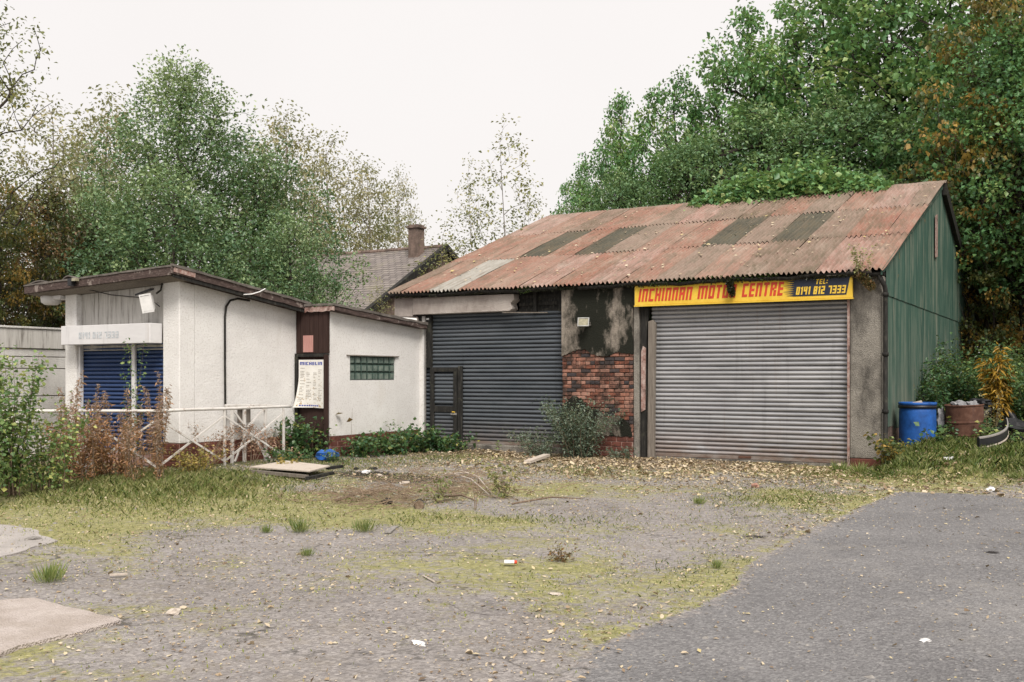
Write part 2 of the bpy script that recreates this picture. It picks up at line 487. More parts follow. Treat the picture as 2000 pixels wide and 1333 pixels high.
# --- ground
def mk_ground():
    m = Mat('yard_surface', .95, .12)
    agg = m.voro(55); agg2 = m.voro(120)
    big = m.noise(.55, 5, .6)
    asph = m.ramp(big, (.3, (.225,.203,.195)), (.7, (.33,.303,.292)))
    chip = m.ramp(m.voro(42, out='Color'), (.15, (.085,.08,.08)), (.6, (.29,.275,.265)), (.95, (.56,.53,.50)))
    asph = m.mix(.36, asph, chip)
    asph = m.mix(m.math('MULTIPLY', m.mask(m.noise(1.6, 8, .8), .5, .66), .5), asph, (.23,.195,.15))
    asph = m.mix(m.math('MULTIPLY', m.mask(m.noise(2.7, 8, .8, m.pos(off=(5,9,0))), .54, .66), .55), asph, (.10,.095,.095))
    new = m.ramp(m.noise(.9, 5), (.3, (.165,.160,.162)), (.7, (.215,.208,.209)))
    chip2 = m.ramp(m.voro(50, out='Color'), (.2, (.06,.06,.065)), (.6, (.22,.218,.222)), (.97, (.50,.49,.48)))
    new = m.mix(.28, new, chip2)
    new = m.mix(m.math('MULTIPLY', m.mask(m.noise(1.1, 7, .75, m.pos(off=(3,2,0))), .48, .66), .35), new, (.105,.102,.105))
    new = m.mix(m.math('MULTIPLY', m.mask(m.noise(.7, 6, .7, m.pos(off=(8,1,0))), .52, .68), .35), new, (.30,.285,.27))
    wv = m.n('ShaderNodeVectorMath', operation='ADD')
    nz = m.n('ShaderNodeTexNoise'); nz.inputs['Scale'].default_value = 2.2; nz.inputs['Detail'].default_value = 5
    m.lk(m.pos(), nz.inputs['Vector']); m.lk(nz.outputs['Color'], wv.inputs[0]); m.lk(m.pos(), wv.inputs[1])
    ck = m.ramp(m.voro(.55, wv.outputs[0], 'DISTANCE_TO_EDGE'), (.004, 1.0), (.013, 0.0))
    ck = m.math('MULTIPLY', ck, m.mask(m.noise(.9, 3), .45, .6))
    asph = m.mix(m.math('MULTIPLY', ck, .8), asph, (.06,.055,.05))
    edge = m.math('ADD', m.attr('new'), m.math('MULTIPLY', m.math('SUBTRACT', m.noise(7, 8, .8), .5), .55))
    c = m.mix(m.mask(edge, .495, .505), asph, new)
    # soil and leaf mould under the grass
    soil = m.ramp(m.noise(11, 6, .75), (.3, (.05,.038,.028)), (.5, (.16,.125,.09)), (.7, (.34,.28,.20)))
    sm = m.math('ADD', m.attr('soil'), m.math('MULTIPLY', m.math('SUBTRACT', m.noise(5, 9, .82), .5), 2.4))
    c = m.mix(m.math('MULTIPLY', m.mask(sm, .42, .62), .9), c, soil)
    # moss mats
    mossc = m.ramp(m.noise(14, 6, .75), (.3, (.10,.108,.035)), (.5, (.275,.265,.09)), (.7, (.48,.445,.20)))
    mm = m.math('ADD', m.attr('moss'), m.math('MULTIPLY', m.math('SUBTRACT', m.noise(8, 10, .85), .5), 2.4))
    c = m.mix(m.math('MULTIPLY', m.mask(mm, .44, .74), .78), c, mossc)
    bn = m.math('ADD', m.attr('burnt'), m.math('MULTIPLY', m.math('SUBTRACT', m.noise(5, 6, .75), .5), 1.2))
    c = m.mix(m.math('MULTIPLY', m.mask(bn, .5, .62), .92), c, (.022,.019,.018))
    m.col(c)
    h = m.math('ADD', m.math('MULTIPLY', agg, .8), m.noise(30, 4, .7))
    return m.bump(h, .9, .014).m
M_GROUND = mk_ground()
M_SLAB = mk_concrete('pinkish_concrete', (.46,.40,.37), (.57,.51,.475), (.33,.28,.24), .6, 1.6, .15)
M_SLABG = mk_concrete('grey_concrete_slab', (.40,.37,.35), (.52,.485,.465), (.28,.26,.24), .35, 1.4, .15)
M_STONE = simple('pebble_stone', (.24,.225,.21), .9, .45, 30)

# --- foliage
def mk_leaf(name, *cols, trans=.3, rough=.42, k=1.0):
    m = Mat(name, rough, .5)
    cols = [tuple(min(.9, x*k) for x in c) for c in cols]
    n = len(cols)
    c = m.ramp(m.attr('tint'), *[(i/(n-1), cc) for i, cc in enumerate(cols)])
    m.col(c)
    tr = m.n('ShaderNodeBsdfTranslucent'); m.put(tr.inputs[0], m.mix(.35, c, (.30,.34,.06)))
    ms = m.n('ShaderNodeMixShader'); ms.inputs[0].default_value = trans
    m.lk(m.p.outputs[0], ms.inputs[1]); m.lk(tr.outputs[0], ms.inputs[2])
    m.lk(ms.outputs[0], m.t.nodes['Material Output'].inputs['Surface'])
    return m.m
L_SYC = mk_leaf('leaf_sycamore', (.030,.075,.030), (.055,.125,.045), (.095,.165,.055), (.19,.22,.085), k=2.25)
L_SALLOW = mk_leaf('leaf_sallow', (.045,.095,.045), (.085,.155,.070), (.15,.22,.10), (.24,.29,.14), k=1.75)
L_ALDER = mk_leaf('leaf_alder', (.035,.075,.036), (.075,.132,.062), (.14,.195,.092), (.26,.31,.16), k=1.8)
L_BIRCH = mk_leaf('leaf_birch', (.10,.12,.045), (.17,.19,.075), (.25,.25,.10), (.36,.32,.12), k=1.25)
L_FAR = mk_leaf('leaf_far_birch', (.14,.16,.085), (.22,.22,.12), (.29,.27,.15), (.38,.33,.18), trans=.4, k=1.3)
L_MAPLE = mk_leaf('leaf_maple_autumn', (.055,.09,.035), (.12,.135,.04), (.32,.20,.045), (.45,.29,.08), k=1.1)
L_COPPER = mk_leaf('leaf_copper', (.035,.045,.020), (.075,.062,.030), (.14,.085,.040), (.24,.13,.05), k=1.3)
L_BUSH = mk_leaf('leaf_birch_sapling', (.045,.095,.035), (.09,.16,.055), (.19,.245,.08), (.38,.38,.13), k=1.5)
L_BRAMBLE = mk_leaf('leaf_bramble', (.022,.065,.028), (.045,.105,.040), (.08,.145,.05), (.26,.25,.06), k=1.3)
L_BUDD = mk_leaf('leaf_buddleia', (.060,.095,.070), (.10,.145,.105), (.16,.20,.15), (.25,.27,.18), k=1.25)
L_WILLOWH = mk_leaf('leaf_willowherb', (.24,.115,.06), (.40,.20,.10), (.50,.30,.17), (.56,.43,.30))
L_FLUFF = mk_leaf('willowherb_fluff', (.33,.22,.18), (.44,.31,.26), (.55,.42,.36), trans=.4)
L_DRY = mk_leaf('dry_bramble_leaf', (.26,.13,.085), (.38,.22,.15), (.48,.33,.23))
L_YELLOW = mk_leaf('leaf_yellow', (.14,.15,.04), (.33,.25,.06), (.46,.35,.11))
L_GOLD = mk_leaf('goldenrod_leaf', (.30,.18,.02), (.50,.30,.04), (.60,.40,.09))
L_GRASS = mk_leaf('grass_blade', (.07,.125,.03), (.16,.22,.06), (.30,.33,.12), (.50,.45,.24))
L_LITTER = mk_leaf('fallen_leaf', (.10,.065,.04), (.26,.18,.11), (.44,.34,.22), (.60,.51,.38), (.50,.41,.17), trans=.1, rough=.6)
L_YMOSS = mk_leaf('moss_yellow', (.085,.11,.025), (.21,.245,.055), (.37,.38,.11), (.54,.48,.24), trans=.15, rough=.7)
L_MOSS = mk_leaf('moss_green', (.018,.035,.010), (.045,.085,.018), (.11,.17,.035), trans=.15)
L_MOSSD = mk_leaf('moss_dark', (.010,.012,.007), (.025,.028,.014), (.055,.058,.025), trans=.1)
# ================================================================== GROUND
rng = np.random.default_rng(7)
random.seed(7)
edge_px = [(2600,985),(2000,975),(1900,967),(1760,959),(1695,988),(1600,1040),(1525,1074),(1480,1100),(1440,1150),(1350,1192),(1250,1232),(1170,1270),(1110,1335),(1040,1500),(980,2200)]
edge_w = [gp(*p) for p in edge_px]
apron = edge_w + [(3.0, -60.0), (60.0, -60.0), (60.0, edge_w[0][1])]
def sdf(poly, x, y):
    d = np.full(x.shape, 1e9); ins = np.zeros(x.shape, bool)
    n = len(poly)
    for i in range(n):
        (ax, ay), (bx, by) = poly[i], poly[(i+1) % n]
        ex, ey = bx-ax, by-ay
        t = np.clip(((x-ax)*ex + (y-ay)*ey)/(ex*ex+ey*ey+1e-9), 0, 1)
        d = np.minimum(d, (x-ax-t*ex)**2 + (y-ay-t*ey)**2)
        c = ((ay > y) != (by > y)) & (x < ex*(y-ay)/(ey + (1e-12 if ey >= 0 else -1e-12)) + ax)
        ins ^= c
    d = np.sqrt(d)
    return np.where(ins, d, -d)
def blob(px, py, cx, cy, rx, ry):
    return np.exp(-(((px-cx)/rx)**2 + ((py-cy)/ry)**2))
def cover(x, y):
    """how mossy, grassy, littered and burnt the yard is at a place"""
    px, py = to_px(x, y)
    s = sdf(apron, x, y)
    off = sstep(-s, -.02, .10)                                 # nothing grows on the newer tarmac
    moss = .75*blob(px,py,150,985,400,60) + .50*blob(px,py,500,980,260,32) + .42*blob(px,py,960,1022,420,24) \
        + .50*blob(px,py,200,1060,170,40) + .42*blob(px,py,330,1190,220,45) + .40*blob(px,py,60,1290,220,50) \
        + .22*blob(px,py,1150,1130,330,60) + .30*blob(px,py,1380,1115,110,50) + .42*blob(px,py,1180,1240,230,40) \
        + .24*blob(px,py,800,1100,300,40) + .55*blob(px,py,1520,985,190,30) + .65*blob(px,py,1850,930,260,30) + .40*blob(px,py,1060,960,200,20) + .22
    moss = moss + .42*np.exp(-(np.abs(s)/.20)**2) + .10 + .20*np.sin(x*.9 + 2*np.sin(y*.7))*np.sin(y*1.1 + 1.5*np.sin(x*.6)) + .16*np.sin(x*2.3 + 2*np.sin(y*1.9))*np.sin(y*2.7 + 2*np.sin(x*1.7)) + .12*np.sin(x*5.3 + 2*np.sin(y*4.1))*np.sin(y*6.1)
    moss = moss - .55*blob(px,py,430,1050,190,22) - .45*blob(px,py,1300,1000,200,22) - .4*blob(px,py,760,1330,500,110)
    soil = .9*sstep(y, -2.9, -1.2)*sstep(x, -14, -10) + .22*blob(px,py,780,955,230,34) + .5*blob(px,py,250,930,330,30) + .3*blob(px,py,1400,950,400,30)
    soil = np.where(y > 0, 1.0, soil)
    soil = np.where(x < -12.5, np.maximum(soil, .75*sstep(y, -9.5, -8.3)), soil)
    burnt = .75*blob(px,py,800,938,120,15) + .6*blob(px,py,700,925,90,9) + .55*blob(px,py,870,975,90,12) + .75*blob(px,py,1935,1080,36,5) + .62*blob(px,py,1480,1052,60,9) + .5*blob(px,py,1440,1075,60,9)
    grass = .9*blob(px,py,150,950,320,30) + .8*blob(px,py,420,940,200,26) + .55*blob(px,py,640,905,180,14) + .6*blob(px,py,880,895,90,10) \
        + .42*blob(px,py,300,985,380,26) + .40*blob(px,py,900,1018,420,16) + .25*blob(px,py,1560,970,200,30) + .2*blob(px,py,200,1050,200,40) + .12*blob(px,py,1200,1130,300,60) + .55*blob(px,py,1140,920,110,12) + .5*blob(px,py,1640,925,120,18) \
        + .28*blob(px,py,1520,985,160,22) + 1.0*sstep(x, -.6, .6)*sstep(y, -2.9, -1.4) + .18*blob(px,py,1350,1110,130,45) + .2*blob(px,py,60,1250,180,60)
    litter = .9*sstep(y, -3.0, -.8)*sstep(x, -10.5, -8.5) + 1.1*blob(px,py,1080,915,220,28) + 1.0*blob(px,py,1450,940,290,30) + .45*blob(px,py,1850,925,200,25) \
        + .75*blob(px,py,820,955,220,30) + .55*np.exp(-((s+.3)/.45)**2)*sstep(py, 900, 980) + .16*blob(px,py,300,1000,350,60) + .3*blob(px,py,330,1180,260,70) + .22*blob(px,py,450,940,250,40) + .06
    dens = lambda v, k=0.0: np.clip(v, 0, 1.2)*(off*(1-k) + k)
    return s, dens(moss), dens(soil), np.clip(burnt, 0, 1), dens(grass), np.where(s > .1, .035, litter)

def axis(lo, hi, step, far):
    f = np.arange(lo, hi + step/2, step)
    up = hi + np.geomspace(step*1.5, far, 34); dn = lo - np.geomspace(step*1.5, far, 34)[::-1]
    return np.concatenate([dn, f, up])
xs = axis(-16.0, 8.0, .085, 700.0); ys = axis(-19.5, 2.5, .085, 700.0)
XX, YY = np.meshgrid(xs, ys, indexing='xy')
XX, YY = XX.ravel(), YY.ravel()
ZZ = height(XX, YY)
s_, mo_, so_, bu_, gr_, li_ = cover(XX, YY)
nx, ny = len(xs), len(ys)
ii, jj = np.meshgrid(np.arange(nx-1), np.arange(ny-1), indexing='xy')
q = (jj*nx + ii).ravel()
me = np_mesh('ground', np.stack([XX, YY, ZZ], 1), np.stack([q, q+1, q+1+nx, q+nx], 1), M_GROUND,
             {'new': np.clip(.5 + s_*.5, 0, 1), 'moss': mo_, 'soil': so_, 'burnt': bu_}, smooth=True)
tag(part('ground', me, None), 'yard of worn mossy asphalt with newer dark tarmac', None, None, 'structure')

def slab(name, pxs, mat, z, lab):
    pts = [gp(*p) for p in pxs]
    fine = []
    for i in range(len(pts)):
        a_, b_ = Vector(pts[i]), Vector(pts[(i+1) % len(pts)])
        n = max(1, int((b_-a_).length/.12))
        for k in range(n):
            p = a_.lerp(b_, k/n)
            j = .02 if k == 0 else .035
            fine.append((p.x + random.uniform(-j, j), p.y + random.uniform(-j, j)))
    g = G().prism(fine, lambda u, v, d: (u, v, d), -.08, z)
    o = g.build(name, mat)
    return tag(o, lab, None, None, 'structure')
slab('concrete_slab', [(-420,1195),(65,1174),(120,1186),(238,1217),(180,1232),(0,1281),(-500,1400)], M_SLAB, .022, 'pale pinkish concrete slab at the bottom left of the yard')
slab('concrete_slab', [(-300,1010),(0,1028),(60,1036),(108,1060),(60,1075),(0,1092),(-300,1120)], M_SLABG, .02, 'grey concrete slab at the left edge behind the pale one')

# ================================================================== GARAGE
RK = .3558                                   # rise of the roof per metre
ROOF_E, ROOF_Y = 3.68, -.16                  # eaves height and line
def roofz(y): return ROOF_E + (y - ROOF_Y)*RK if y <= 8 else ROOF_E + (16.16 - y)*RK
gar = thing('garage', 'long low garage with rusty corrugated roof, two roller shutters and green gable', 'garage', (0, 0, 0))
g = G().box(-11.12, -10.46, .02, .36, 0, 3.10); g.box(-11.12, -10.58, .0, .34, 3.103, 3.62)
g.build('corner_pier', M_BEAM, gar, bevel=.012)
g = G().prism([(-10.56,3.14),(-7.92,3.15),(-7.85,3.20),(-7.90,3.32),(-7.80,3.40),(-7.82,3.53),(-10.56,3.54)], lambda u, v, d: (u, d, v), -.04, .25)
g.build('concrete_lintel', M_BEAM, gar, bevel=.01)
g = G().box(-7.80, -6.64, .22, .27, 3.12, 3.60)  # dark sheet across the broken opening, standing in for the shade inside
g.build('gap_shade_sheet', M_BLACKT, gar)
for x in (-7.35, -6.72):
    G().box(x-.035, x+.035, .10, .18, 3.12, 3.58).build('timber_stud', M_BLACKT, gar)
for z in (3.16, 3.30, 3.46):
    G().bar((-7.80, .20, z), (-6.66, .20, z+.01), .03, .075).build('timber_rail', M_BLACKT, gar)
G().bar((-8.1, -.02, 3.12), (-7.0, .03, 3.09), .05, .02).build('loose_batten', M_GREYT, gar)
# right pier
g = G().box(-.57, 0.0, 0, .40, .16, 3.57)
g.build('end_pier', M_PEBBLE, gar, bevel=.02)
G().box(-.56, -.02, -.015, .39, 0, .158).build('pier_plinth', M_REDBR, gar, bevel=.01)
# brick pier between the doors
BX0, BX1 = -6.62, -4.95
pier = G().box(BX0+.015, BX1-.015, .022, .40, 0, 3.6).build('brick_pier', M_MORTAR, gar)
def patch(poly, dep=.03):
    """render left on the brickwork: ragged flat patch"""
    out = []
    for i in range(len(poly)):
        a_, b_ = Vector(poly[i]), Vector(poly[(i+1) % len(poly)])
        n = max(1, int((b_-a_).length/.05))
        for k in range(n):
            p = a_.lerp(b_, k/n); j = .018 if 0 < k else 0
            inside = BX0+.02 < p.x < BX1-.02
            out.append((p.x + (random.uniform(-j, j) if inside else 0), p.y + random.uniform(-j, j)))
    return G().prism(out, lambda u, v, d: (u, d, v), -dep, .10)
patch([(BX0,2.12),(-6.45,2.20),(-6.25,2.26),(-6.05,2.28),(-5.9,2.16),(-5.6,2.12),(-5.3,2.20),(BX1,2.16),(BX1,3.58),(BX0,3.58)]).build('render_patch', M_PIER, pier)
patch([(BX0,.42),(BX1-.02,.44),(-5.0,.62),(-5.15,.80),(-5.3,.86),(-5.55,.80),(-5.75,.98),(-6.0,1.02),(-6.15,1.22),(-6.35,1.28),(-6.5,1.12),(BX0,1.05)]).build('render_patch', M_PIER, pier)
def brick_mesh(w, h, d, mat, seed):
    rr = random.Random(seed)
    g = G().box(-w/2, w/2, 0, d, -h/2, h/2)
    me = g.mesh('brick', mat, bevel=.009)
    for v in me.vertices:
        v.co.x += rr.uniform(-.007, .007); v.co.z += rr.uniform(-.005, .005); v.co.y += rr.uniform(-.006, .004)
    return me
BW, BH = .225, .083
bm_full = [brick_mesh(BW-.014, BH-.014, .09, m, 10*i+k) for i, m in enumerate((M_BR1, M_BR1, M_BR3, M_BR2, M_BR4)) for k in range(2)]
bm_head = [brick_mesh(.098, BH-.014, .09, m, 100+10*i+k) for i, m in enumerate((M_BR1, M_BR3, M_BR2, M_BR4)) for k in range(2)]
row = 0; z = .44 + BH/2
while z < 2.32:
    x = BX0; head = (row % 5 == 3)
    if not head and row % 2: x -= BW/2
    while x < BX1 - .03:
        w = .112 if head else BW
        x0, x1 = max(x, BX0), min(x + w, BX1)
        if x1 - x0 > .05:
            half = x1 - x0 < .18
            me = random.choice(bm_head if half else bm_full)
            sx = (x1-x0-.014)/(.098 if half else BW-.014)
            part('brick', me, pier, ((x0+x1)/2, random.uniform(-.012, .006), z), (0, random.uniform(-.012, .012), 0), (sx, 1, 1))
        x += w
    z += BH; row += 1
pl = G().box(BX0+.01, BX1-.01, .0, .3, 0, .43).build('brick_plinth', M_REDMORT, gar)
def plinth_bricks(parent, p0, p1, nrm, z0, rows, rh, bl, mat, seed):
    """courses of painted bricks along p0-p1, facing nrm"""
    rr = random.Random(seed)
    p0, p1 = Vector(p0), Vector(p1); L = (p1-p0).length; d = (p1-p0)/L
    ang = math.atan2(d.y, d.x)
    flip = Vector((-d.y, d.x)).dot(Vector(nrm)) > 0
    mesh = [brick_mesh(bl-.012, rh-.012, .05, mat, seed+k) for k in range(4)]
    for r_ in range(rows):
        x = -(bl/2 if r_ % 2 else 0)
        while x < L - .02:
            a0, a1 = max(0, x), min(L, x + bl)
            if a1 - a0 > .05:
                c = p0 + d*((a0+a1)/2) + Vector(nrm)*(.012 + rr.uniform(-.003, .003))
                part('brick', rr.choice(mesh), parent, (c.x, c.y, z0 + rh*(r_+.5)), (0, 0, ang + (math.pi if flip else 0)), ((a1-a0-.012)/(bl-.012), 1, 1))
            x += bl
plinth_bricks(pl, (BX0, 0), (BX1, 0), (0, -1), 0.0, 4, .107, .235, M_REDBR, 5)
# head beam, jambs
G().box(-4.95, -.56, .06, .30, 3.26, 3.60).build('head_beam', M_BLACKT, gar)
G().box(-4.945, -4.83, .0, .30, 0, 3.56).build('door_jamb', M_PEBBLE, gar, bevel=.01)
G().prism([(-4.81,0),(-4.66,0),(-4.66,1.0),(-4.68,2.4),(-4.64,3.1),(-4.81,3.2)], lambda u, v, d: (u, d, v), .06, .14).build('jamb_board', M_BLACKT, gar)
G().prism([(-4.79,.95),(-4.70,1.0),(-4.69,2.28),(-4.75,2.32),(-4.79,2.2)], lambda u, v, d: (u, d, v), .03, .058).build('split_board', M_PEEL, gar)
G().prism([(-4.64,0),(-4.50,0),(-4.49,1.4),(-4.47,2.78),(-4.52,2.86),(-4.62,2.83)], lambda u, v, d: (u, d, v), .0, .11).build('jamb_post', M_GREYT, gar, bevel=.008)
G().box(-.625, -.572, .03, .12, .0, 3.22).build('door_jamb', M_PEEL, gar, bevel=.004)
G().box(-10.455, -10.34, .08, .20, 0, 3.12).build('jamb_board', M_BLACKT, gar)
G().box(-10.337, -10.26, .03, .09, 0, 3.11).build('guide_rail', M_GUIDE, gar)
G().box(-10.255, -10.13, .10, .2, 1.9, 3.12).build('jamb_board', M_BLACKT, gar)

def shutter(parent, x0, x1, z0, z1, y, pitch, mat, seed, sag=0.0, gaps=None):
    """roller shutter: bottom rail with interlocking curved slats hung above it"""
    rr = random.Random(seed)
    w = x1 - x0
    rail = G().box(x0, x1, y-.03, y+.03, z0-.02, z0+.055).build('roller_shutter', M_GUIDE, parent, bevel=.006)
    prof = [(.016, 0), (-.004, .012), (-.026, .10), (-.042, .30), (-.044, .50), (-.032, .72), (-.008, .88), (.014, .94), (.016, 1.0)]
    meshes = []
    for mm in (mat if isinstance(mat, (list, tuple)) else [mat]):
        for k in range(3):
            g = G(); nseg = 8; vs = []
            bend = [rr.uniform(-.007, .007) for _ in range(nseg+1)]
            for i in range(nseg+1):
                for (yy, t) in prof:
                    vs.append((w*i/nseg, yy + bend[i], t*pitch))
            npf = len(prof)
            fs = [(i*npf+j, (i+1)*npf+j, (i+1)*npf+j+1, i*npf+j+1) for i in range(nseg) for j in range(npf-1)]
            g.add(vs, fs)
            meshes.append(g.mesh('slat', mm, smooth=True))
    n = int((z1 - z0 - .055)/pitch)
    p = (z1 - z0 - .055)/n
    for i in range(n):
        z = z0 + .055 + i*p
        part('slat', rr.choice(meshes), rail, (x0, y + rr.uniform(-.003, .003), z), (0, rr.uniform(-.0010, .0010), 0), (1, 1, p/pitch*rr.uniform(.96, 1.04)))
    return rail
shutter(gar, -4.60, -.60, .06, 3.24, .19, .088, M_STEEL, 3)
shutter(gar, -10.33, -6.60, .16, 3.16, .22, .090, M_DARKSLAT, 4)
G().box(-10.4, -6.6, .05, .34, -.02, .14).build('door_sill', M_PEBBLE, gar, bevel=.02)
G().box(-4.6, -.6, .08, .34, -.02, .035).build('door_sill', M_PEBBLE, gar)
G().box(-2.75, -2.5, .145, .16, .07, .11).build('lock_plate', M_DRUM, gar)
# wicket door in the left shutter
wk = G().box(-10.16, -10.05, .10, .17, .12, 1.90); wk.box(-10.047, -9.503, .10, .17, 1.80, 1.90); wk.box(-10.047, -9.503, .105, .17, .12, .22)
wk.box(-9.50, -9.40, .09, .17, .10, 1.90); wk.box(-9.385, -9.28, .11, .17, .10, 1.93); wk.box(-10.047, -9.503, .105, .16, .86, 1.00)
wko = wk.build('wicket_door', M_BLACKT, gar, bevel=.004)
ws = G()
vs_ = []
for xx in (0, .54):
    for (yy, t) in [(.010, 0), (-.022, .10), (-.036, .40), (-.034, .62), (-.010, .90), (.010, 1.0)]:
        vs_.append((xx, yy, t*.090))
ws.add(vs_, [(j, 6+j, 7+j, j+1) for j in range(5)])
wsm = ws.mesh('slat', M_DARKSLAT, smooth=True)
for k in range(17):
    zz = .23 + k*.0905
    if .83 < zz + .045 < 1.03: continue
    part('slat', wsm, wko, (-10.045, .162, zz))
G().tube([(-9.52,.085,.86),(-9.50,.05,.87),(-9.47,.05,.87),(-9.45,.085,.86)], .012, 6).build('padlock', M_YEL, wko)
G().box(-9.56, -9.40, .075, .088, .80, .845).build('hasp', M_GUIDE, wko)
G().box(-10.30, -10.18, .08, .10, 3.02, 3.06).build('alarm_contact', M_WHITEP, gar)
# side and back walls
G().box(-11.10, -10.95, .37, 16.0, 0, 3.58).build('rear_wall', M_BEAM, gar)
G().box(-11.10, -.1, 15.9, 16.05, 0, 3.58).build('rear_wall', M_BLACKT, gar)
G().prism([(.40,0),(15.85,0),(15.85,3.4),(8,6.45),(.40,3.7)], lambda u, v, d: (d, u, v), -11.09, -11.02).build('gable_backing', M_BLACKT, gar)
G().box(-.12, -.02, .41, 15.8, 0, .74).build('gable_footing', M_CHIM, gar)
# green gable sheets: two lifts
def gable_sheet(y0, y1, zb, zt, x, seed, amp=.022, pitch=.152):
    rr = random.Random(seed)
    n = int((y1-y0)/pitch*6); vs = []
    for i in range(n+1):
        y = y0 + (y1-y0)*i/n
        xx = x + amp*math.cos(2*math.pi*y/pitch)
        t = min(zt, roofz(y) - .035) if zt else roofz(y) - .035
        b = zb + (rr.uniform(-.004, .004))
        for k in range(4):
            vs.append((xx, y, b + (t-b)*k/3))
    fs = [(i*4+k, (i+1)*4+k, (i+1)*4+k+1, i*4+k+1) for i in range(n) for k in range(3)]
    return G().add(vs, fs)
yy = .42; k = 0
gw = G().box(-.10, -.06, .42, 15.8, .75, .80).build('gable_wall', M_BLACKT, gar)
while yy < 15.7:
    y1 = min(yy + .912, 15.8)
    gable_sheet(yy, y1+.03, .72 + random.uniform(-.05, .03), 3.27 + random.uniform(-.02, .02), -.022 + .004*(k % 2), k).build('corrugated_sheet', M_GREEN, gw, smooth=True)
    gable_sheet(yy, y1+.03, 3.23, None, .004 + .004*(k % 2), 50+k).build('corrugated_sheet', M_GREEN, gw, smooth=True)
    yy = y1; k += 1
G().prism([(6.6,4.55),(6.95,4.6),(6.95,5.3),(6.9,5.62),(6.62,5.55)], lambda u, v, d: (d, u, v), .045, .06).build('rusted_strip', M_PEEL, gar)
# roof
roof = G()
for s_y in (0,):
    pts = []
xsR = np.linspace(-11.18, .14, 60)
vs_, fs_ = [], []
for i, x in enumerate(xsR):
    wob = .008*math.sin(i*1.7)
    for (dy, dz) in ((-.20, -.055), (-.10, .012), (0, .048), (.10, .012), (.20, -.055)):
        vs_.append((x, 8 + dy, roofz(8) + dz + wob))
for i in range(59):
    for j in range(4): fs_.append((i*5+j, (i+1)*5+j, (i+1)*5+j+1, i*5+j+1))
roof.add(vs_, fs_)
roof = roof.build('roof', M_RUST3, gar)
ang = math.atan(RK); cs = math.cos(ang)
def corr(wd, ln, waves, amp, mat, seed, nl=6):
    rr = random.Random(seed); n = waves*6; vs = []
    lip = [rr.uniform(-.018, .018) for _ in range(waves+1)]
    for i in range(n+1):
        x = wd*i/n; z = amp*math.cos(2*math.pi*i/6)
        for k in range(nl+1):
            t = k/nl
            y = ln*t + (lip[i//6] if k == 0 else 0)
            dent = .006*math.sin(3.1*x + 2.3*y + seed) + (rr.uniform(-.012, .006) if k == 0 else 0)
            vs.append((x, y, z + dent))
    m_ = nl+1
    fs = [(i*m_+k, (i+1)*m_+k, (i+1)*m_+k+1, i*m_+k+1) for i in range(n) for k in range(nl)]
    return G().add(vs, fs).mesh('corrugated_sheet', mat, smooth=True)
rowsY = [(-.22, 2.62), (2.50, 5.36), (5.24, 7.98)]
bounds = [-11.15, -10.75] + [-9.95 + .8*i for i in range(13)] + [.12]
dark = {(1, -9.15), (1, -7.55), (1, -4.35), (1, -2.75)}
sheet_m = {}
for r_, (y0, y1) in enumerate(rowsY):
    ln = (y1-y0)/cs
    for c_ in range(len(bounds)-1):
        x0, x1 = bounds[c_], bounds[c_+1]
        rr = random.Random(r_*100 + c_)
        if any(d[0] == r_ and abs(d[1]-x0) < .05 for d in dark): mat = M_ROOFDARK
        elif r_ == 0 and abs(x0 + 9.95) < .05: mat = M_ROOFGREY
        elif r_ == 2 and x0 < -10: mat = M_RUST2
        else: mat = rr.choice([M_RUST, M_RUST, M_RUST2, M_RUST3] if r_ < 2 else [M_RUST3, M_RUST2, M_RUST3, M_RUST])
        wv = 8 if x1-x0 > .6 else max(4, int((x1-x0)/.1))
        key = (mat.name, wv, r_, rr.randrange(2))
        if key not in sheet_m: sheet_m[key] = corr(x1-x0, ln, wv, .028, mat, len(sheet_m))
        part('corrugated_sheet', sheet_m[key], roof, (x0, y0 + rr.uniform(-.015, .015), roofz(y0) + .016*r_ + rr.uniform(-.003, .004)),
             (ang, rr.uniform(-.002, .002), rr.uniform(-.003, .003)), ((x1-x0)/(x1-x0), 1, 1))
back = corr(11.27, 8.75, 60, .03, M_RUST3, 999, 2)
part('rear_slope', back, roof, (.12, 16.22, roofz(16.22) - .02), (ang, 0, math.pi))
G().prism([(-.2, roofz(-.2)-.10), (8, roofz(8)-.14), (8, roofz(8)-.02), (-.2, roofz(-.2)-.0)], lambda u, v, d: (d, u, v-.015), .02, .05).build('verge_board', M_GREEN, roof)
G().prism([(16.2, roofz(16.2)-.30), (8, roofz(8)-.30), (8, roofz(8)-.01), (16.2, roofz(16.2)-.0)], lambda u, v, d: (d, u, v-.02), .03, .13).build('verge_board', M_BLACKT, roof)
# eaves timber, gutter, pipe
G().box(-11.14, .02, -.03, .02, 3.56, 3.64).build('eaves_board', M_BLACKT, gar)
gv, gf = [], []
for i in range(46):
    x = -11.12 + 11.2*i/45; sag = .018*math.sin(i*.8) + .012*math.sin(i*2.1)
    for t in range(7):
        th = math.pi*t/6
        gv.append((x, -.135 - .062*math.cos(th), 3.615 - .066*math.sin(th) + sag))
for i in range(45):
    if 18 <= i <= 19: continue                     # a length has dropped out above the left shutter
    for t in range(6): gf.append((i*7+t, (i+1)*7+t, (i+1)*7+t+1, i*7+t+1))
G().add(gv, gf).build('gutter', M_BLACKT, gar, smooth=True)
dp = G().tube([(-.02,-.13,3.55),(.02,-.12,3.46),(.06,-.06,3.36),(.075,-.04,3.28),(.075,-.04,.12),(.09,-.14,.05)], .042, 10)
for zz in (3.2, 2.1, 1.05): dp.tube([(.075,-.04,zz-.035),(.075,-.04,zz+.035)], .056, 10)
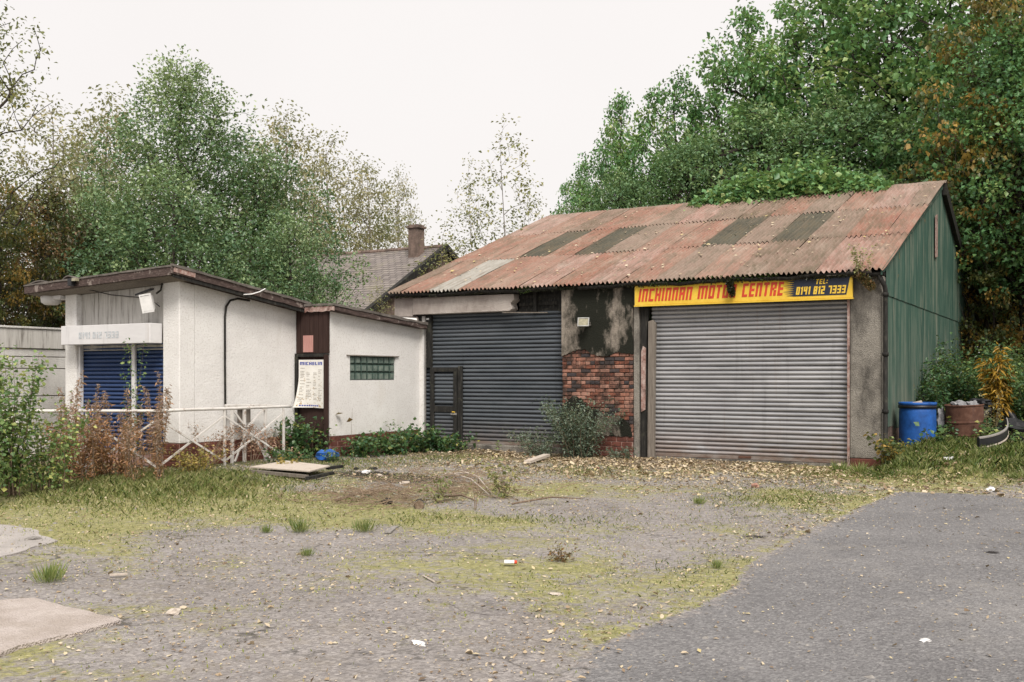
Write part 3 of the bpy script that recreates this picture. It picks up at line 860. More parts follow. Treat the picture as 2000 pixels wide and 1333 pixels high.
dp.build('downpipe', M_DRUM if False else M_BLACKT, gar, smooth=True)
# broken end of the eaves
G().bar((-.95,-.16,3.60),(-.15,-.15,3.63),.05,.05).build('loose_batten', M_GREYT, gar)

# ------------------------------------------------------------------ block lettering
def glyphs():
    s, t = .245, .19
    L = lambda w: [(0,0,s,1)]
    d = {}
    def seg(w, *k):
        o = []
        if 'L' in k: o.append((0,0,s,1))
        if 'R' in k: o.append((w-s,0,w,1))
        if 'r' in k: o.append((w-s,.5+t/2,w,1))
        if 'q' in k: o.append((w-s,0,w,.5-t/2))
        if 'l' in k: o.append((0,.5+t/2,s,1))
        if 'k' in k: o.append((0,0,s,.5-t/2))
        full_l = 'L' in k; full_r = 'R' in k
        for key, y0, y1 in (('T',1-t,1),('M',.5-t/2,.5+t/2),('B',0,t)):
            if key in k:
                x0 = s if (full_l or (key == 'T' and 'l' in k) or (key == 'B' and 'k' in k)) else 0
                x1 = w-s if (full_r or (key == 'T' and 'r' in k) or (key == 'B' and 'q' in k)) else w
                o.append((x0, y0, x1, y1))
        return w, o
    w = .66
    d['I'] = (s, [(0,0,s,1)]); d['N'] = seg(w,'L','R','T'); d['C'] = seg(.6,'L','T','B'); d['H'] = seg(w,'L','R','M')
    d['A'] = seg(w,'L','R','T','M'); d['O'] = seg(w,'L','R','T','B'); d['E'] = seg(.56,'L','T','M','B'); d['L'] = seg(.52,'L','B')
    d['R'] = seg(w,'L','T','M','r','q'); d['R'] = (w, d['R'][1][:0] + [(0,0,s,1),(s,1-t,w-s,1),(s,.42,w-s,.42+t),(w-s,.52,w,1),(w-s-.04,0,w-.0,.42)])
    d['M'] = (1.06, [(0,0,s,1),(.53-s/2,0,.53+s/2,.81),(1.06-s,0,1.06,.81),(s,.81,1.06,1)])
    d['T'] = (.6, [(0,1-t,.6,1),(.3-s/2,0,.3+s/2,1-t)])
    d['0'] = seg(.6,'L','R','T','B'); d['1'] = (s+.1, [(.1,0,s+.1,1),(0,.74,.1,.9)]); d['4'] = seg(.6,'l','R','M'); d['8'] = seg(.6,'L','R','T','M','B')
    d['2'] = seg(.6,'T','M','B','r','k'); d['7'] = seg(.6,'R','T'); d['3'] = seg(.6,'R','T','M','B'); d[':'] = (s, [(0,.12,s,.32),(0,.58,s,.78)])
    return d
GL = glyphs()
def letters(text, fn, h, width, mat, parent, shear=.22, gap=.16, space=.42):
    """flat block letters, one mesh each; fn(u, v) carries sign coordinates to 3-D"""
    tot = sum(space if ch == ' ' else GL[ch][0] + gap for ch in text)
    k = width/(tot - gap + shear)/h
    x = 0
    for ch in text:
        if ch == ' ': x += space; continue
        w, rects = GL[ch]; g = G()
        for (x0, y0, x1, y1) in rects:
            g.add([fn((x + u + shear*v)*k*h, v*h) for u, v in ((x0,y0),(x1,y0),(x1,y1),(x0,y1))], [(0,1,2,3)])
        g.build('letter', mat, parent)
        x += w + gap
# ------------------------------------------------------------------ shop sign over the right shutter
SX0, SX1, SZ0, SZ1, SY = -4.88, -.50, 3.165, 3.575, -.10
sg = thing('shop_sign', 'long yellow signboard with red lettering over the right-hand shutter', 'sign', (0, 0, 0))
G().box(SX0, SX1, SY, -.04, SZ0, SZ1).build('sign_board', M_YEL, sg, bevel=.004)
G().box(SX0-.012, SX1+.012, SY-.008, -.035, SZ0-.028, SZ0-.002).build('sign_trim', M_YEL, sg)
fs1 = lambda u, v: (SX0 + .08 + u, SY - .004, SZ0 + .070 + v)
letters('INCHINNAN', fs1, .265, 1.19, M_RED, sg)
letters('MOTOR', lambda u, v: (SX0 + 1.36 + u, SY - .004, SZ0 + .080 + v), .265, .82, M_RED, sg)
letters('CENTRE', lambda u, v: (SX0 + 2.27 + u, SY - .004, SZ0 + .085 + v), .265, .84, M_RED, sg)
g = G(); bx0, bx1, bz0, bz1 = 3.20, 4.32, .055, .40
P = lambda u, v: (SX0 + u, SY - .004, SZ0 + v)
g.add([P(bx0+.10,bz0), P(bx1-.05,bz0), P(bx1+.02,bz1), P(bx0+.10,bz1)], [(0,1,2,3)])
nsp = 9
for i in range(nsp):
    za = bz0 + (bz1-bz0)*i/nsp; zb = bz0 + (bz1-bz0)*(i+.92)/nsp
    g.add([P(bx0+.10,za), P(bx0+.10,zb), P(bx0-.06-.03*(i % 3),(za+zb)/2)], [(0,1,2)])
g.build('number_panel', M_NAVY, sg)
P2 = lambda ox, oz: (lambda u, v: (SX0 + ox + u, SY - .008, SZ0 + oz + v))
letters('TEL:', P2(3.70, .272), .095, .24, M_YEL, sg, .2)
letters('0141 812 7333', P2(3.33, .085), .150, .94, M_YEL, sg, .2)

# ================================================================== KIOSK
def kz(x, y): return 3.66 - .127*(y + 6.9) + (x + 10.95)*.042
kio = thing('kiosk', 'small white roughcast office block with overhanging flat roof and red brick base', 'building', (0, 0, 0))
def kwall(name, x0, x1, y0, y1, z0, mat, drop=.13, bev=0.0):
    return G().hexa([(x0,y0,z0),(x1,y0,z0),(x1,y1,z0),(x0,y1,z0)] + [(x,y,kz(x,y)-drop) for x, y in ((x0,y0),(x1,y0),(x1,y1),(x0,y1))]).build(name, mat, kio, bevel=bev)
kwall('corner_pillar', -11.67, -11.226, -6.47, -6.10, .45, M_WHITE, bev=.015)
kwall('side_wall', -11.45, -11.236, -6.098, -3.24, .45, M_WHITE)
kwall('corner_pillar', -14.49, -14.15, -6.47, -6.10, .45, M_WHITE, bev=.015)
kwall('side_wall', -14.48, -14.25, -6.098, -.1, .0, M_WHITE)
kwall('upper_panel', -14.15, -11.67, -6.34, -6.28, 2.20, M_STREAK)
kwall('back_wall', -14.25, -11.45, -.30, -.1, 0, M_WHITE)
kpl = G().box(-11.66, -11.25, -6.455, -3.25, 0, .448); kpl = kpl.build('brick_plinth', M_REDMORT, kio)
kpl2 = G().box(-14.48, -14.16, -6.45, -6.11, 0, .448); kpl2.box(-14.155, -11.665, -6.40, -6.30, 0, .20); kpl2 = kpl2.build('brick_plinth', M_REDMORT, kio)
plinth_bricks(kpl, (-11.25, -6.45), (-11.25, -3.24), (1, 0), 0.0, 4, .112, .245, M_REDBR, 21)
plinth_bricks(kpl, (-11.67, -6.455), (-11.25, -6.455), (0, -1), 0.0, 4, .112, .245, M_REDBR, 31)
plinth_bricks(kpl2, (-14.49, -6.45), (-14.15, -6.45), (0, -1), 0.0, 4, .112, .245, M_REDBR, 41)
sh = shutter(kio, -14.14, -11.68, .22, 2.36, -6.30, .078, M_BLUESLAT, 8)
G().box(-12.62, -12.53, -6.40, -6.345, .2, 2.36).build('window_mullion', M_WPAINT, kio, bevel=.006)
G().box(-14.145, -14.09, -6.42, -6.345, .2, 2.36).build('guide_rail', M_WPAINT, kio)
# roof slab, fascia, felt
def kroof(x0, x1, y0, y1, th, off=0.0):
    c = ((x0,y0),(x1,y0),(x1,y1),(x0,y1))
    return G().hexa([(x,y,kz(x,y)-th+off) for x, y in c] + [(x,y,kz(x,y)+off) for x, y in c])
kr = kroof(-15.16, -10.99, -6.86, .0, .12).build('roof', M_FASCIA, kio)
def fboard(name, p, q, h, w, mat, dz, jag=.006, n=14, parent=None):
    p, q = Vector(p), Vector(q); g = G(); d = (q-p).normalized(); o = Vector((d.y, -d.x, 0))*w
    vs = []
    for i in range(n+1):
        c = p.lerp(q, i/n); j0, j1 = random.uniform(-jag, jag), random.uniform(-jag, jag)
        for (k, zz) in ((0, dz-h+j0), (1, dz-h+j0), (1, dz+j1), (0, dz+j1)):
            vs.append(c + o*k + Vector((0, 0, zz)))
    fs = [(i*4+a_, i*4+b_, (i+1)*4+b_, (i+1)*4+a_) for i in range(n) for a_, b_ in ((0,1),(1,2),(2,3),(3,0))]
    fs += [(0,1,2,3), (n*4+3, n*4+2, n*4+1, n*4)]
    return g.add(vs, fs).build(name, mat, parent or kr)
FL, FR, BR_ = (-15.17,-6.87), (-10.98,-6.87), (-10.98,-3.18)
v3 = lambda p, dz=0: (p[0], p[1], kz(*p)+dz)
fboard('fascia_board', v3(FL), v3(FR), .145, .028, M_FASCIA, .015)
fboard('felt_edge', v3(FL), (FR[0]+.03, FR[1], kz(*FR)), .032, .045, M_FELT, .045, .006, 22)
fboard('fascia_board', (FR[0], FR[1]-.03, kz(*FR)), v3(BR_), .12, .028, M_FASCIA, .02)
fboard('fascia_board', (FR[0]-.02, FR[1]+.02, kz(*FR)), (BR_[0]-.02, BR_[1], kz(*BR_)), .07, .03, M_BLACKT, -.10, .012)
fboard('felt_edge', (FR[0], FR[1]-.03, kz(*FR)), v3(BR_), .045, .055, M_FELT, .065, .008, 22)
G().bar((-10.945,-6.85,kz(*FR)-.035),(-10.945,-6.35,kz(-10.98,-6.35)-.035),.012,.085).build('peeling_patch', M_PEEL, kr)
fboard('fascia_board', v3((-15.17,0)), v3(FL), .145, .028, M_FASCIA, .015)
# loose felt on the left end
for (x0, x1, y0, tz) in ((-15.2,-14.55,-6.80,.055),(-14.5,-13.95,-6.6,.14)):
    vs = []; n = 8
    for i in range(n+1):
        x = x0 + (x1-x0)*i/n; hgt = tz*math.sin(math.pi*i/n)
        for y in (y0, y0+.6):
            for dz in (.05, .075): vs.append((x, y, kz(x, y) + dz + hgt))
    fs = []
    for i in range(n):
        b_ = i*4; c_ = b_+4
        fs += [(b_,c_,c_+1,b_+1),(b_+2,b_+3,c_+3,c_+2),(b_+1,c_+1,c_+3,b_+3),(b_,b_+2,c_+2,c_)]
    G().add(vs, fs).build('loose_felt', M_FELT, kr)
# soffit
kroof(-15.1, -11.05, -6.83, -6.42, .02, -.125).build('soffit', M_GREYT, kr)
# annex: entrance and glass-block wall
AX = -10.36
def az(y): return 3.15 - .075*(y + 3.35)
G().hexa([(AX-.22,-3.10,.45),(AX,-3.24,.45),(AX,-.02,.45),(AX-.22,-.02,.45),(AX-.22,-3.10,az(-3.1)-.1),(AX,-3.24,az(-3.24)-.1),(AX,-.02,az(0)-.1),(AX-.22,-.02,az(0)-.1)])
wz0, wz1, wy0, wy1 = 1.61, 2.13, -2.60, -.98
aw = G()
for (y0, y1, z0, z1) in ((-3.24, wy0, .45, None), (wy1, -.02, .45, None), (wy0, wy1, .45, wz0), (wy0, wy1, wz1, None)):
    t0, t1 = (z1, z1) if z1 else (az(y0)-.10, az(y1)-.10)
    aw.hexa([(AX-.22,y0,z0),(AX,y0,z0),(AX,y1,z0),(AX-.22,y1,z0),(AX-.22,y0,t0),(AX,y0,t0),(AX,y1,t1),(AX-.22,y1,t1)])
aw.build('annex_wall', M_WHITE, kio)
G().box(AX-.22, AX+.10, -.02, .018, .0, 2.98).build('wall_end', M_WHITE, kio)
win = G().box(AX-.16, AX-.12, wy0, wy1, wz0, wz1).build('glass_block_window', M_BLACKT, kio)
gb = G(); gb.m = 1
for k in range(4):
    cs_ = [(-.094,-.080),(.094,-.080),(.094,.080),(-.094,.080)]; ci = [(-.070,-.056),(.070,-.056),(.070,.056),(-.070,.056)]
    a_, b_ = k, (k+1) % 4
    gb.add([(.0,*cs_[a_]),(.0,*cs_[b_]),(.014,*ci[b_]),(.014,*ci[a_])], [(0,1,2,3)])
    gb.add([(.0,*cs_[a_]),(.0,*cs_[b_]),(-.06,*cs_[b_]),(-.06,*cs_[a_])], [(0,1,2,3)])
gb.m = 0
gb.add([(.014,-.070,-.056),(.014,.070,-.056),(.014,.070,.056),(.014,-.070,.056)], [(0,1,2,3)])
gb = gb.mesh('glass_block', [M_GLASS, M_GLASSRIM])
for i in range(8):
    for j in range(3):
        part('glass_block', gb, win, (AX-.035 + random.uniform(-.004, .004), wy0 + (i+.5)*(wy1-wy0)/8, wz0 + (j+.5)*(wz1-wz0)/3), (0, random.uniform(-.03,.03), random.uniform(-.03,.03)), (1, 1.0, .99))
G().box(AX-.10, AX+.035, wy0-.12, wy1+.10, wz1+.003, wz1+.022).build('window_drip', M_GREYT, kio)
apl = G().box(AX-.20, AX-.012, -3.23, -.05, 0, .448).build('brick_plinth', M_REDMORT, kio)
plinth_bricks(apl, (AX-.012, -3.235), (AX-.012, -.05), (1, 0), 0.0, 4, .112, .245, M_REDBR, 61)
DY = -3.31
dr = G().box(-11.20, AX-.03, DY+.02, DY+.06, .0, 2.10).build('entrance_door', M_BROWN, kio)
G().box(-11.232, -11.15, DY-.05, DY+.018, 0, 2.10).build('door_frame', M_BLACKT, kio)
G().box(AX-.055, AX-.002, DY-.075, DY+.018, 0, 2.14).build('door_frame', M_PEEL if False else M_BROWN, kio)
G().box(-11.232, AX-.003, DY-.045, DY+.018, 2.103, 2.17).build('door_head', M_BLACKT, kio)
up = G().box(-11.232, AX-.003, DY+.005, DY+.05, 2.173, 3.09).build('overdoor_panel', M_BROWN, kio)
for k in range(7):
    x = -11.22 + k*.122
    G().box(x, x+.112, DY-.008, DY+.004, 2.18, 3.08).build('board', M_BROWN, up)
tag(G().box(-11.02, -10.75, DY-.022, DY-.012, 2.20, 2.55).build('notice', M_PINK), 'faded pink notice above the brown entrance door', 'notice')
# annex roof
ar = G().hexa([(-11.0,-3.32,az(-3.32)-.10),(-10.18,-3.32,az(-3.32)-.10),(-10.18,.0,az(0)-.10),(-11.0,.0,az(0)-.10),(-11.0,-3.32,az(-3.32)),(-10.18,-3.32,az(-3.32)),(-10.18,.0,az(0)),(-11.0,.0,az(0))]).build('annex_roof', M_FASCIA, kio)
fboard('felt_edge', (-10.19,-3.36,az(-3.36)), (-10.19,.0,az(0)), .055, .05, M_FELT, .05, .01, 16, ar)
fboard('fascia_board', (-10.185,-3.33,az(-3.33)), (-10.185,-.02,az(0)), .085, .03, M_FASCIA, -.01, .016, 16, ar)
fboard('fascia_board', (-10.94,-3.345,az(-3.33)), (-10.16,-3.345,az(-3.33)), .10, .03, M_PEEL, -.005, .022, 12, ar)
fboard('felt_edge', (-10.94,-3.35,az(-3.33)), (-10.15,-3.35,az(-3.33)), .04, .045, M_FELT, .05, .008, 10, ar)
G().hexa([(-10.9,-.05,2.94),(-10.44,-.12,2.93),(-10.44,.0,2.93),(-10.9,.0,2.94),(-10.9,-.05,3.06),(-10.46,-.08,3.0),(-10.46,.0,3.06),(-10.9,.0,3.1)]).build('cement_fillet', M_WHITE, kio)
# cable on side wall
py_ = -5.36
cb = [(-11.205,py_,.1),(-11.205,py_+.01,1.0),(-11.205,py_,2.0),(-11.205,py_,2.85),(-11.20,py_+.03,3.05),(-11.19,py_+.12,3.17),(-11.17,py_+.3,3.22),(-11.15,py_+.6,3.20)]
tag(G().tube(cb, .021, 8).build('conduit', M_BLACKT, None, smooth=True), 'thin black conduit running up the white side wall', 'pipe')
tag(G().tube([(-10.93,-4.55,kz(-10.98,-4.55)+.08),(-10.88,-4.75,kz(-10.98,-4.75)-.02),(-10.9,-4.95,kz(-10.98,-4.9)-.10),(-10.98,-5.1,kz(-10.98,-5.0)-.13)], .011, 6).build('loose_wire', M_WHITEP), 'short loose white wire hanging over the dark roof edge', 'wire')
# kiosk sign box
ks = thing('shop_sign', 'white sign box with ghost of removed phone number above the blue shutter', 'sign')
G().box(-14.22, -11.68, -6.76, -6.475, 2.31, 2.68).build('sign_box', M_WPAINT, ks, bevel=.008)
letters('0141 812 7333', lambda u, v: (-13.68 + u, -6.765, 2.42 + v), .125, 1.15, M_GHOST, ks, .05)

def floodlight(loc, rot, w, h, d, lab, bodymat, gmat=None):
    f = thing('floodlight', lab, 'floodlight', loc)
    f.rotation_euler = rot
    G().hexa([(-w/2,-d,-h/2),(w/2,-d,-h/2),(w*.36,0,-h*.36),(-w*.36,0,-h*.36),(-w/2,-d,h/2),(w/2,-d,h/2),(w*.36,0,h*.36),(-w*.36,0,h*.36)]).build('housing', bodymat, f, bevel=.006)
    G().box(-w*.44, w*.44, -d-.012, -d-.002, -h*.42, h*.42).build('glass', gmat or M_LAMPGLASS, f)
    g = G(); t = .022
    g.box(-w/2-.006, w/2+.006, -d-.02, -d+.01, h*.44, h/2+.008); g.box(-w/2-.006, w/2+.006, -d-.02, -d+.01, -h/2-.008, -h*.44)
    g.box(-w/2-.006, -w*.44, -d-.02, -d+.01, -h*.438, h*.438); g.box(w*.44, w/2+.006, -d-.02, -d+.01, -h*.438, h*.438)
    g.build('bezel', bodymat, f)
    G().tube([(-w/2-.015,-d*.5,0),(-w/2-.015,.06,-.02),(w/2+.015,.06,-.02),(w/2+.015,-d*.5,0)], .008, 6).build('bracket', M_GUIDE, f)
    return f
floodlight((-6.02, -.13, 2.82), (R(-14), 0, R(14)), .235, .175, .10, 'small square floodlight on the brick pier between the shutters', M_GREYMETAL)
fl = floodlight((-11.78, -6.66, 3.06), (R(8), R(-8), R(18)), .22, .33, .13, 'broken white floodlight hanging at the corner under the roof overhang', M_WHITEP, M_WHITEP)
G().box(-.17, .15, -.125, .03, .205, .235).build('broken_cover', M_BLACKP, fl, rot=(0, R(-10), 0))
G().tube([(.12,.05,.15),(.2,.1,.2),(.22,.16,.32)], .018, 6).build('arm', M_BLACKT, fl)
sml = thing('security_sensor', 'small dark lamp fixed on the front edge of the flat roof', 'lamp', (-13.62, -6.94, kz(-13.6,-6.9)-.03))
G().box(-.06, .05, -.08, .03, -.09, .05).build('housing', M_BLACKP, sml, bevel=.01)
G().box(.055, .16, -.07, .02, .0, .055).build('lens', M_LAMPGLASS, sml)
ul = thing('ceiling_lamp', 'round white lamp under the left end of the flat roof', 'lamp', (-14.95, -6.45, 3.36))
G().lathe([(.01,-.22),(.12,-.215),(.19,-.17),(.20,-.05),(.16,0.0),(.01,.0)], 20).build('diffuser', M_WPAINT, ul, smooth=True)
G().box(.18, .42, -.10, .10, -.12, .02).build('box', M_WPAINT, ul, bevel=.01)
tag(G().tube([(-11.72,-6.5,3.0),(-12.1,-6.42,3.17),(-12.6,-6.40,3.22),(-13.2,-6.40,3.28),(-13.6,-6.7,3.4)], .010, 5).build('cable', M_BLACKP), 'thin black cable sagging along the stained panel under the roof', 'cable')

# enamel tyre-pressure chart on the door
po = thing('wall_chart', 'white enamel tyre chart with blue heading, curling off the brown door', 'poster', (-11.12, DY-.03, 1.06))
def pc(u, v):
    """board bows away from the door at its lower left corner"""
    w_, h_ = .67, .98
    k = max(0, 1 - u/.42)*max(0, .62 - v)/.62
    return (u - .06*k*k - .01*k, -.012 - .10*k**1.4, v - .02*k + .03*(u/w_)*(1-v/h_)*-1)
n1, n2 = 12, 16; vs = []
for i in range(n1+1):
    for j in range(n2+1): vs.append(pc(.67*i/n1, .98*j/n2))
nb = len(vs)
vs += [(x, y+.006, z) for x, y, z in vs]
m_ = n2+1
fs = [(i*m_+j, (i+1)*m_+j, (i+1)*m_+j+1, i*m_+j+1) for i in range(n1) for j in range(n2)]
fs += [tuple(nb+k for k in reversed(f)) for f in fs]
G().add(vs, fs).build('enamel_sheet', M_POSTER, po, smooth=True)
up_ = lambda u, v: (lambda p: (p[0], p[1]-.004, p[2]))(pc(u, v))
letters('MICHELIN', lambda u, v: up_(.035 + u, .872 + v), .062, .60, M_SBLUE, po, 0)
g = G()
for (cx, cw) in ((.05,.13),(.215,.15),(.40,.10),(.535,.10)):
    for k in range(22):
        v = .80 - k*.032
        if random.random() < .25: continue
        w_ = cw*random.uniform(.35, 1)
        for seg in range(3):
            a0, a1 = cx + w_*seg/3, cx + w_*(seg+1)/3 - .006
            g.add([up_(a0,v), up_(a1,v), up_(a1,v+.009), up_(a0,v+.009)], [(0,1,2,3)])
g.build('printed_table', M_PRINT, po)
g = G()
for k in range(9):
    a0 = .10 + k*.05
    g.add([up_(a0,.03), up_(a0+.036,.03), up_(a0+.036,.055), up_(a0,.055)], [(0,1,2,3)])
g.build('footer_print', M_SBLUE, po)

# ================================================================== BLOCK WALL LEFT
bw = thing('block_wall', 'pale concrete block wall with streaked coping at the left behind the bushes', 'wall', (0, 0, 0))
WX = -17.0
G().box(WX-.18, WX-.02, -16.0, 4.0, 0, 2.30).build('wall_core', M_GREYT, bw)
for zi in range(5):
    z0, z1 = ((0,.62),(.63,1.25),(1.26,1.86),(1.87,2.12),(2.13,2.30))[zi]
    y = -16.0 + (zi % 2)*.6
    while y < 3.9:
        L = 1.9
        G().box(WX-.03, WX + random.uniform(-.004,.006), y+.008, min(y+L-.008, 4), z0+.006, z1-.004).build('block', M_WALLC, bw, bevel=.006)
        y += L
G().box(WX-.16, WX+.03, -16.0, 4.0, 2.31, 2.74).build('coping_panel', M_STREAK, bw, bevel=.01)
G().box(WX-.20, WX+.06, -16.0, 4.0, 2.745, 2.79).build('coping_cap', M_WALLC, bw, bevel=.008)

# ================================================================== RAILING
def post(g, x, y, h, w=.042): g.box(x-w/2, x+w/2, y-w/2, y+w/2, hz(x, y)-.05, h)
ra = thing('railing', 'white painted metal railing with crossed braces in front of the kiosk', 'railing')
pl_ = [(-12.95,-8.65),(-11.83,-8.0),(-10.75,-7.38),(-10.66,-5.9),(-10.58,-4.40)]
TOP = 1.09
G().tube([(*p, TOP + .0) for p in [(-13.4,-8.9)] + pl_[:3]] + [(-10.70,-6.6,TOP+.006),(*pl_[3],TOP),(*pl_[4],TOP+.004),(-10.57,-4.2,TOP)], .028, 8).build('top_rail', M_RAIL, ra, smooth=True)
for p in pl_:
    g = G(); post(g, p[0], p[1], TOP-.03); g.build('post', M_RAIL, ra, bevel=.005)
for p, q in zip(pl_[:-1], pl_[1:]):
    d = Vector((q[0]-p[0], q[1]-p[1], 0)); nrm = Vector((d.y, -d.x, 0)).normalized()*.014
    for (za, zb, sgn) in ((.95, .10, 1), (.10, .95, -1)):
        G().bar(Vector((*p, za)) + nrm*sgn, Vector((*q, zb)) + nrm*sgn, .02, .034).build('brace', M_RAIL, ra)
rb = thing('railing', 'short white braced frame behind the right end of the railing', 'railing')
fr = [(-11.02,-5.35),(-11.0,-5.05),(-10.92,-4.55)]
G().bar((-11.05,-5.5,1.13),(-10.90,-4.40,1.11), .075, .05).build('top_rail', M_RAIL, rb, bevel=.006)
for p in fr:
    g = G(); post(g, p[0], p[1], 1.10, .055); g.build('post', M_RAIL, rb, bevel=.005)
for (p, q) in (((-10.98,-5.0,.62),(-10.80,-4.55,.08)),((-10.99,-5.0,.60),(-10.9,-5.4,.06)),((-10.95,-4.9,.64),(-10.84,-4.65,.10)),((-11.0,-5.35,1.05),(-10.97,-5.05,.7)),((-10.97,-5.0,.7),(-10.9,-4.6,1.05))):
    G().bar(p, q, .02, .036).build('brace', M_RAIL, rb)
G().box(-11.09, -11.06, -5.15, -4.82, .78, 1.08).build('panel_board', M_GREYT, rb)

# ================================================================== COTTAGE BEHIND
co = thing('cottage', 'old cottage with brown slate roof and brick chimney behind the kiosk', 'cottage')
cx0, cx1, cy0, cy1, rz_, ez = -33.5, -20.9, 11.2, 22.6, 7.25, 4.05
G().box(cx0+.2, cx1-.25, cy0+.4, cy1-.4, 0, ez+.1).build('wall', M_WALLC, co)
crf = G().hexa([(cx0,cy0,ez-.15),(cx1,cy0,ez-.15),(cx1,16.9,rz_-.15),(cx0,16.9,rz_-.15),(cx0,cy0,ez),(cx1,cy0,ez),(cx1,16.9,rz_),(cx0,16.9,rz_)])
crf.hexa([(cx0,16.901,rz_-.15),(cx1,16.901,rz_-.15),(cx1,cy1,ez-.15),(cx0,cy1,ez-.15),(cx0,16.901,rz_),(cx1,16.901,rz_),(cx1,cy1,ez),(cx0,cy1,ez)])
crf = crf.build('roof', M_SLATE, co)
sl = (rz_-ez)/(16.9-cy0)
for k in range(30):                                       # slate courses stand proud of one another
    y = cy0 + .19*k; z = ez + (y-cy0)*sl
    G().hexa([(cx0,y,z+.002),(cx1-.12,y,z+.002),(cx1-.12,y+.187,z+.187*sl-.02),(cx0,y+.187,z+.187*sl-.02),(cx0,y,z+.020),(cx1-.12,y,z+.020),(cx1-.12,y+.187,z+.187*sl+.006),(cx0,y+.187,z+.187*sl+.006)]).build('slate_course', M_SLATE, crf)
G().prism([(cy0-.1, ez-.25),(16.9, rz_-.2),(cy1+.1, ez-.25),(cy1+.1, ez+.02),(16.9, rz_+.12),(cy0-.1, ez+.04)], lambda u, v, d: (d, u, v), cx1-.11, cx1+.10).build('verge', M_BLACKT, crf)
G().prism([(cy0+.5,0),(cy1-.5,0),(cy1-.5,ez),(16.9,rz_-.2),(cy0+.5,ez)], lambda u, v, d: (d, u, v), cx1-.35, cx1-.13).build('gable', M_CHIM, co)
x = cx0
while x < cx1-.3:
    G().tube([(x,16.9,rz_+.01),(x+.43,16.9,rz_+.01+random.uniform(-.01,.02))], .10, 8).build('ridge_tile', M_CHIM, crf); x += .45
ch = G().box(-22.25, -21.75, 16.0, 16.5, 6.0, 8.02); ch.box(-22.31, -21.69, 15.94, 16.56, 8.02, 8.12); ch.box(-22.25, -21.75, 16.0, 16.5, 8.123, 8.18)
ch.build('chimney', M_CHIM, crf, bevel=.01)
# ================================================================== PLANTS: generators
def leaf_arrays(P, D, U, size, width=.62, fold=.18, bend=.0):
    """one folded leaf of two triangles per point: P base, D along, U up (unit), size length"""
    S = np.cross(D, U); S /= (np.linalg.norm(S, axis=1, keepdims=True) + 1e-9)
    N = np.cross(S, D)
    L = size[:, None]
    tip = P + D*L - N*L*bend
    mid = P + D*L*.45
    a_ = mid + S*L*width/2 + N*L*fold
    b_ = mid - S*L*width/2 + N*L*fold
    v = np.stack([P, a_, tip, b_], 1).reshape(-1, 3)
    n = len(P); i = np.arange(n)*4
    f = np.concatenate([np.stack([i, i+1, i+2], 1), np.stack([i, i+2, i+3], 1)])
    return v, f
def litter_arrays(P, D, U, size, rg):
    """curled six-cornered dead leaf"""
    n = len(P)
    S = np.cross(D, U); S /= (np.linalg.norm(S, axis=1, keepdims=True) + 1e-9); N = np.cross(S, D)
    L = size[:, None]; w = rg.uniform(.38, .85, (n, 1)); cu = rg.uniform(-.05, .42, (n, 1)); tw = rg.uniform(-.2, .3, (n, 1))
    j = lambda: rg.uniform(.75, 1.25, (n, 1))
    v = np.stack([P + N*L*.02, P + D*L*.28*j() + S*L*w*.42*j() + N*L*cu*.7, P + D*L*.68*j() + S*L*w*.40*j() + N*L*cu,
                  P + D*L + N*L*tw, P + D*L*.68*j() - S*L*w*.40*j() + N*L*cu*.8, P + D*L*.28*j() - S*L*w*.42*j() + N*L*cu], 1).reshape(-1, 3)
    i = np.arange(n)*6
    f = np.concatenate([np.stack([i+a_, i+b_, i+c_], 1) for a_, b_, c_ in ((0,1,2),(0,2,3),(0,3,4),(0,4,5))])
    return v, f
def unit(a_): return a_/(np.linalg.norm(a_, axis=1, keepdims=True) + 1e-9)
def leaves_mesh(name, P, size, tint, mat, rg, droop=.3, width=.62, out=None, lsd=.25):
    n = len(P)
    D = rg.normal(size=(n, 3)); D[:, 2] = D[:, 2]*.6 - droop
    if out is not None: D += out
    D = unit(D)
    U = rg.normal(size=(n, 3))*.55; U[:, 2] += 1.0; U = unit(U)
    sz = size*np.clip(rg.normal(1, lsd, n), .45, 1.7)
    v, f = leaf_arrays(np.asarray(P), D, U, sz, width)
    return np_mesh(name, v, f, mat, {'tint': np.repeat(np.clip(tint, 0, 1), 4)})

def tubes_mesh(name, segs, mat):
    """segs: list of (p, q, r0, r1, sides)"""
    vs, fs = [], []
    for p, q, r0, r1, n in segs:
        p = np.asarray(p); q = np.asarray(q); d = q - p; L = np.linalg.norm(d)
        if L < 1e-5: continue
        d = d/L
        u = np.cross(d, (0, 0, 1.0) if abs(d[2]) < .9 else (1.0, 0, 0)); u /= np.linalg.norm(u); w = np.cross(d, u)
        b_ = len(vs)
        for c_, r in ((p, r0), (q + d*min(.15*L, r1), r1)):
            for k in range(n):
                t = 2*math.pi*k/n
                vs.append(c_ + (u*math.cos(t) + w*math.sin(t))*r)
        for k in range(n): fs.append((b_+k, b_+(k+1) % n, b_+n+(k+1) % n, b_+n+k))
    return np_mesh(name, np.array(vs), np.array(fs), mat, smooth=True)

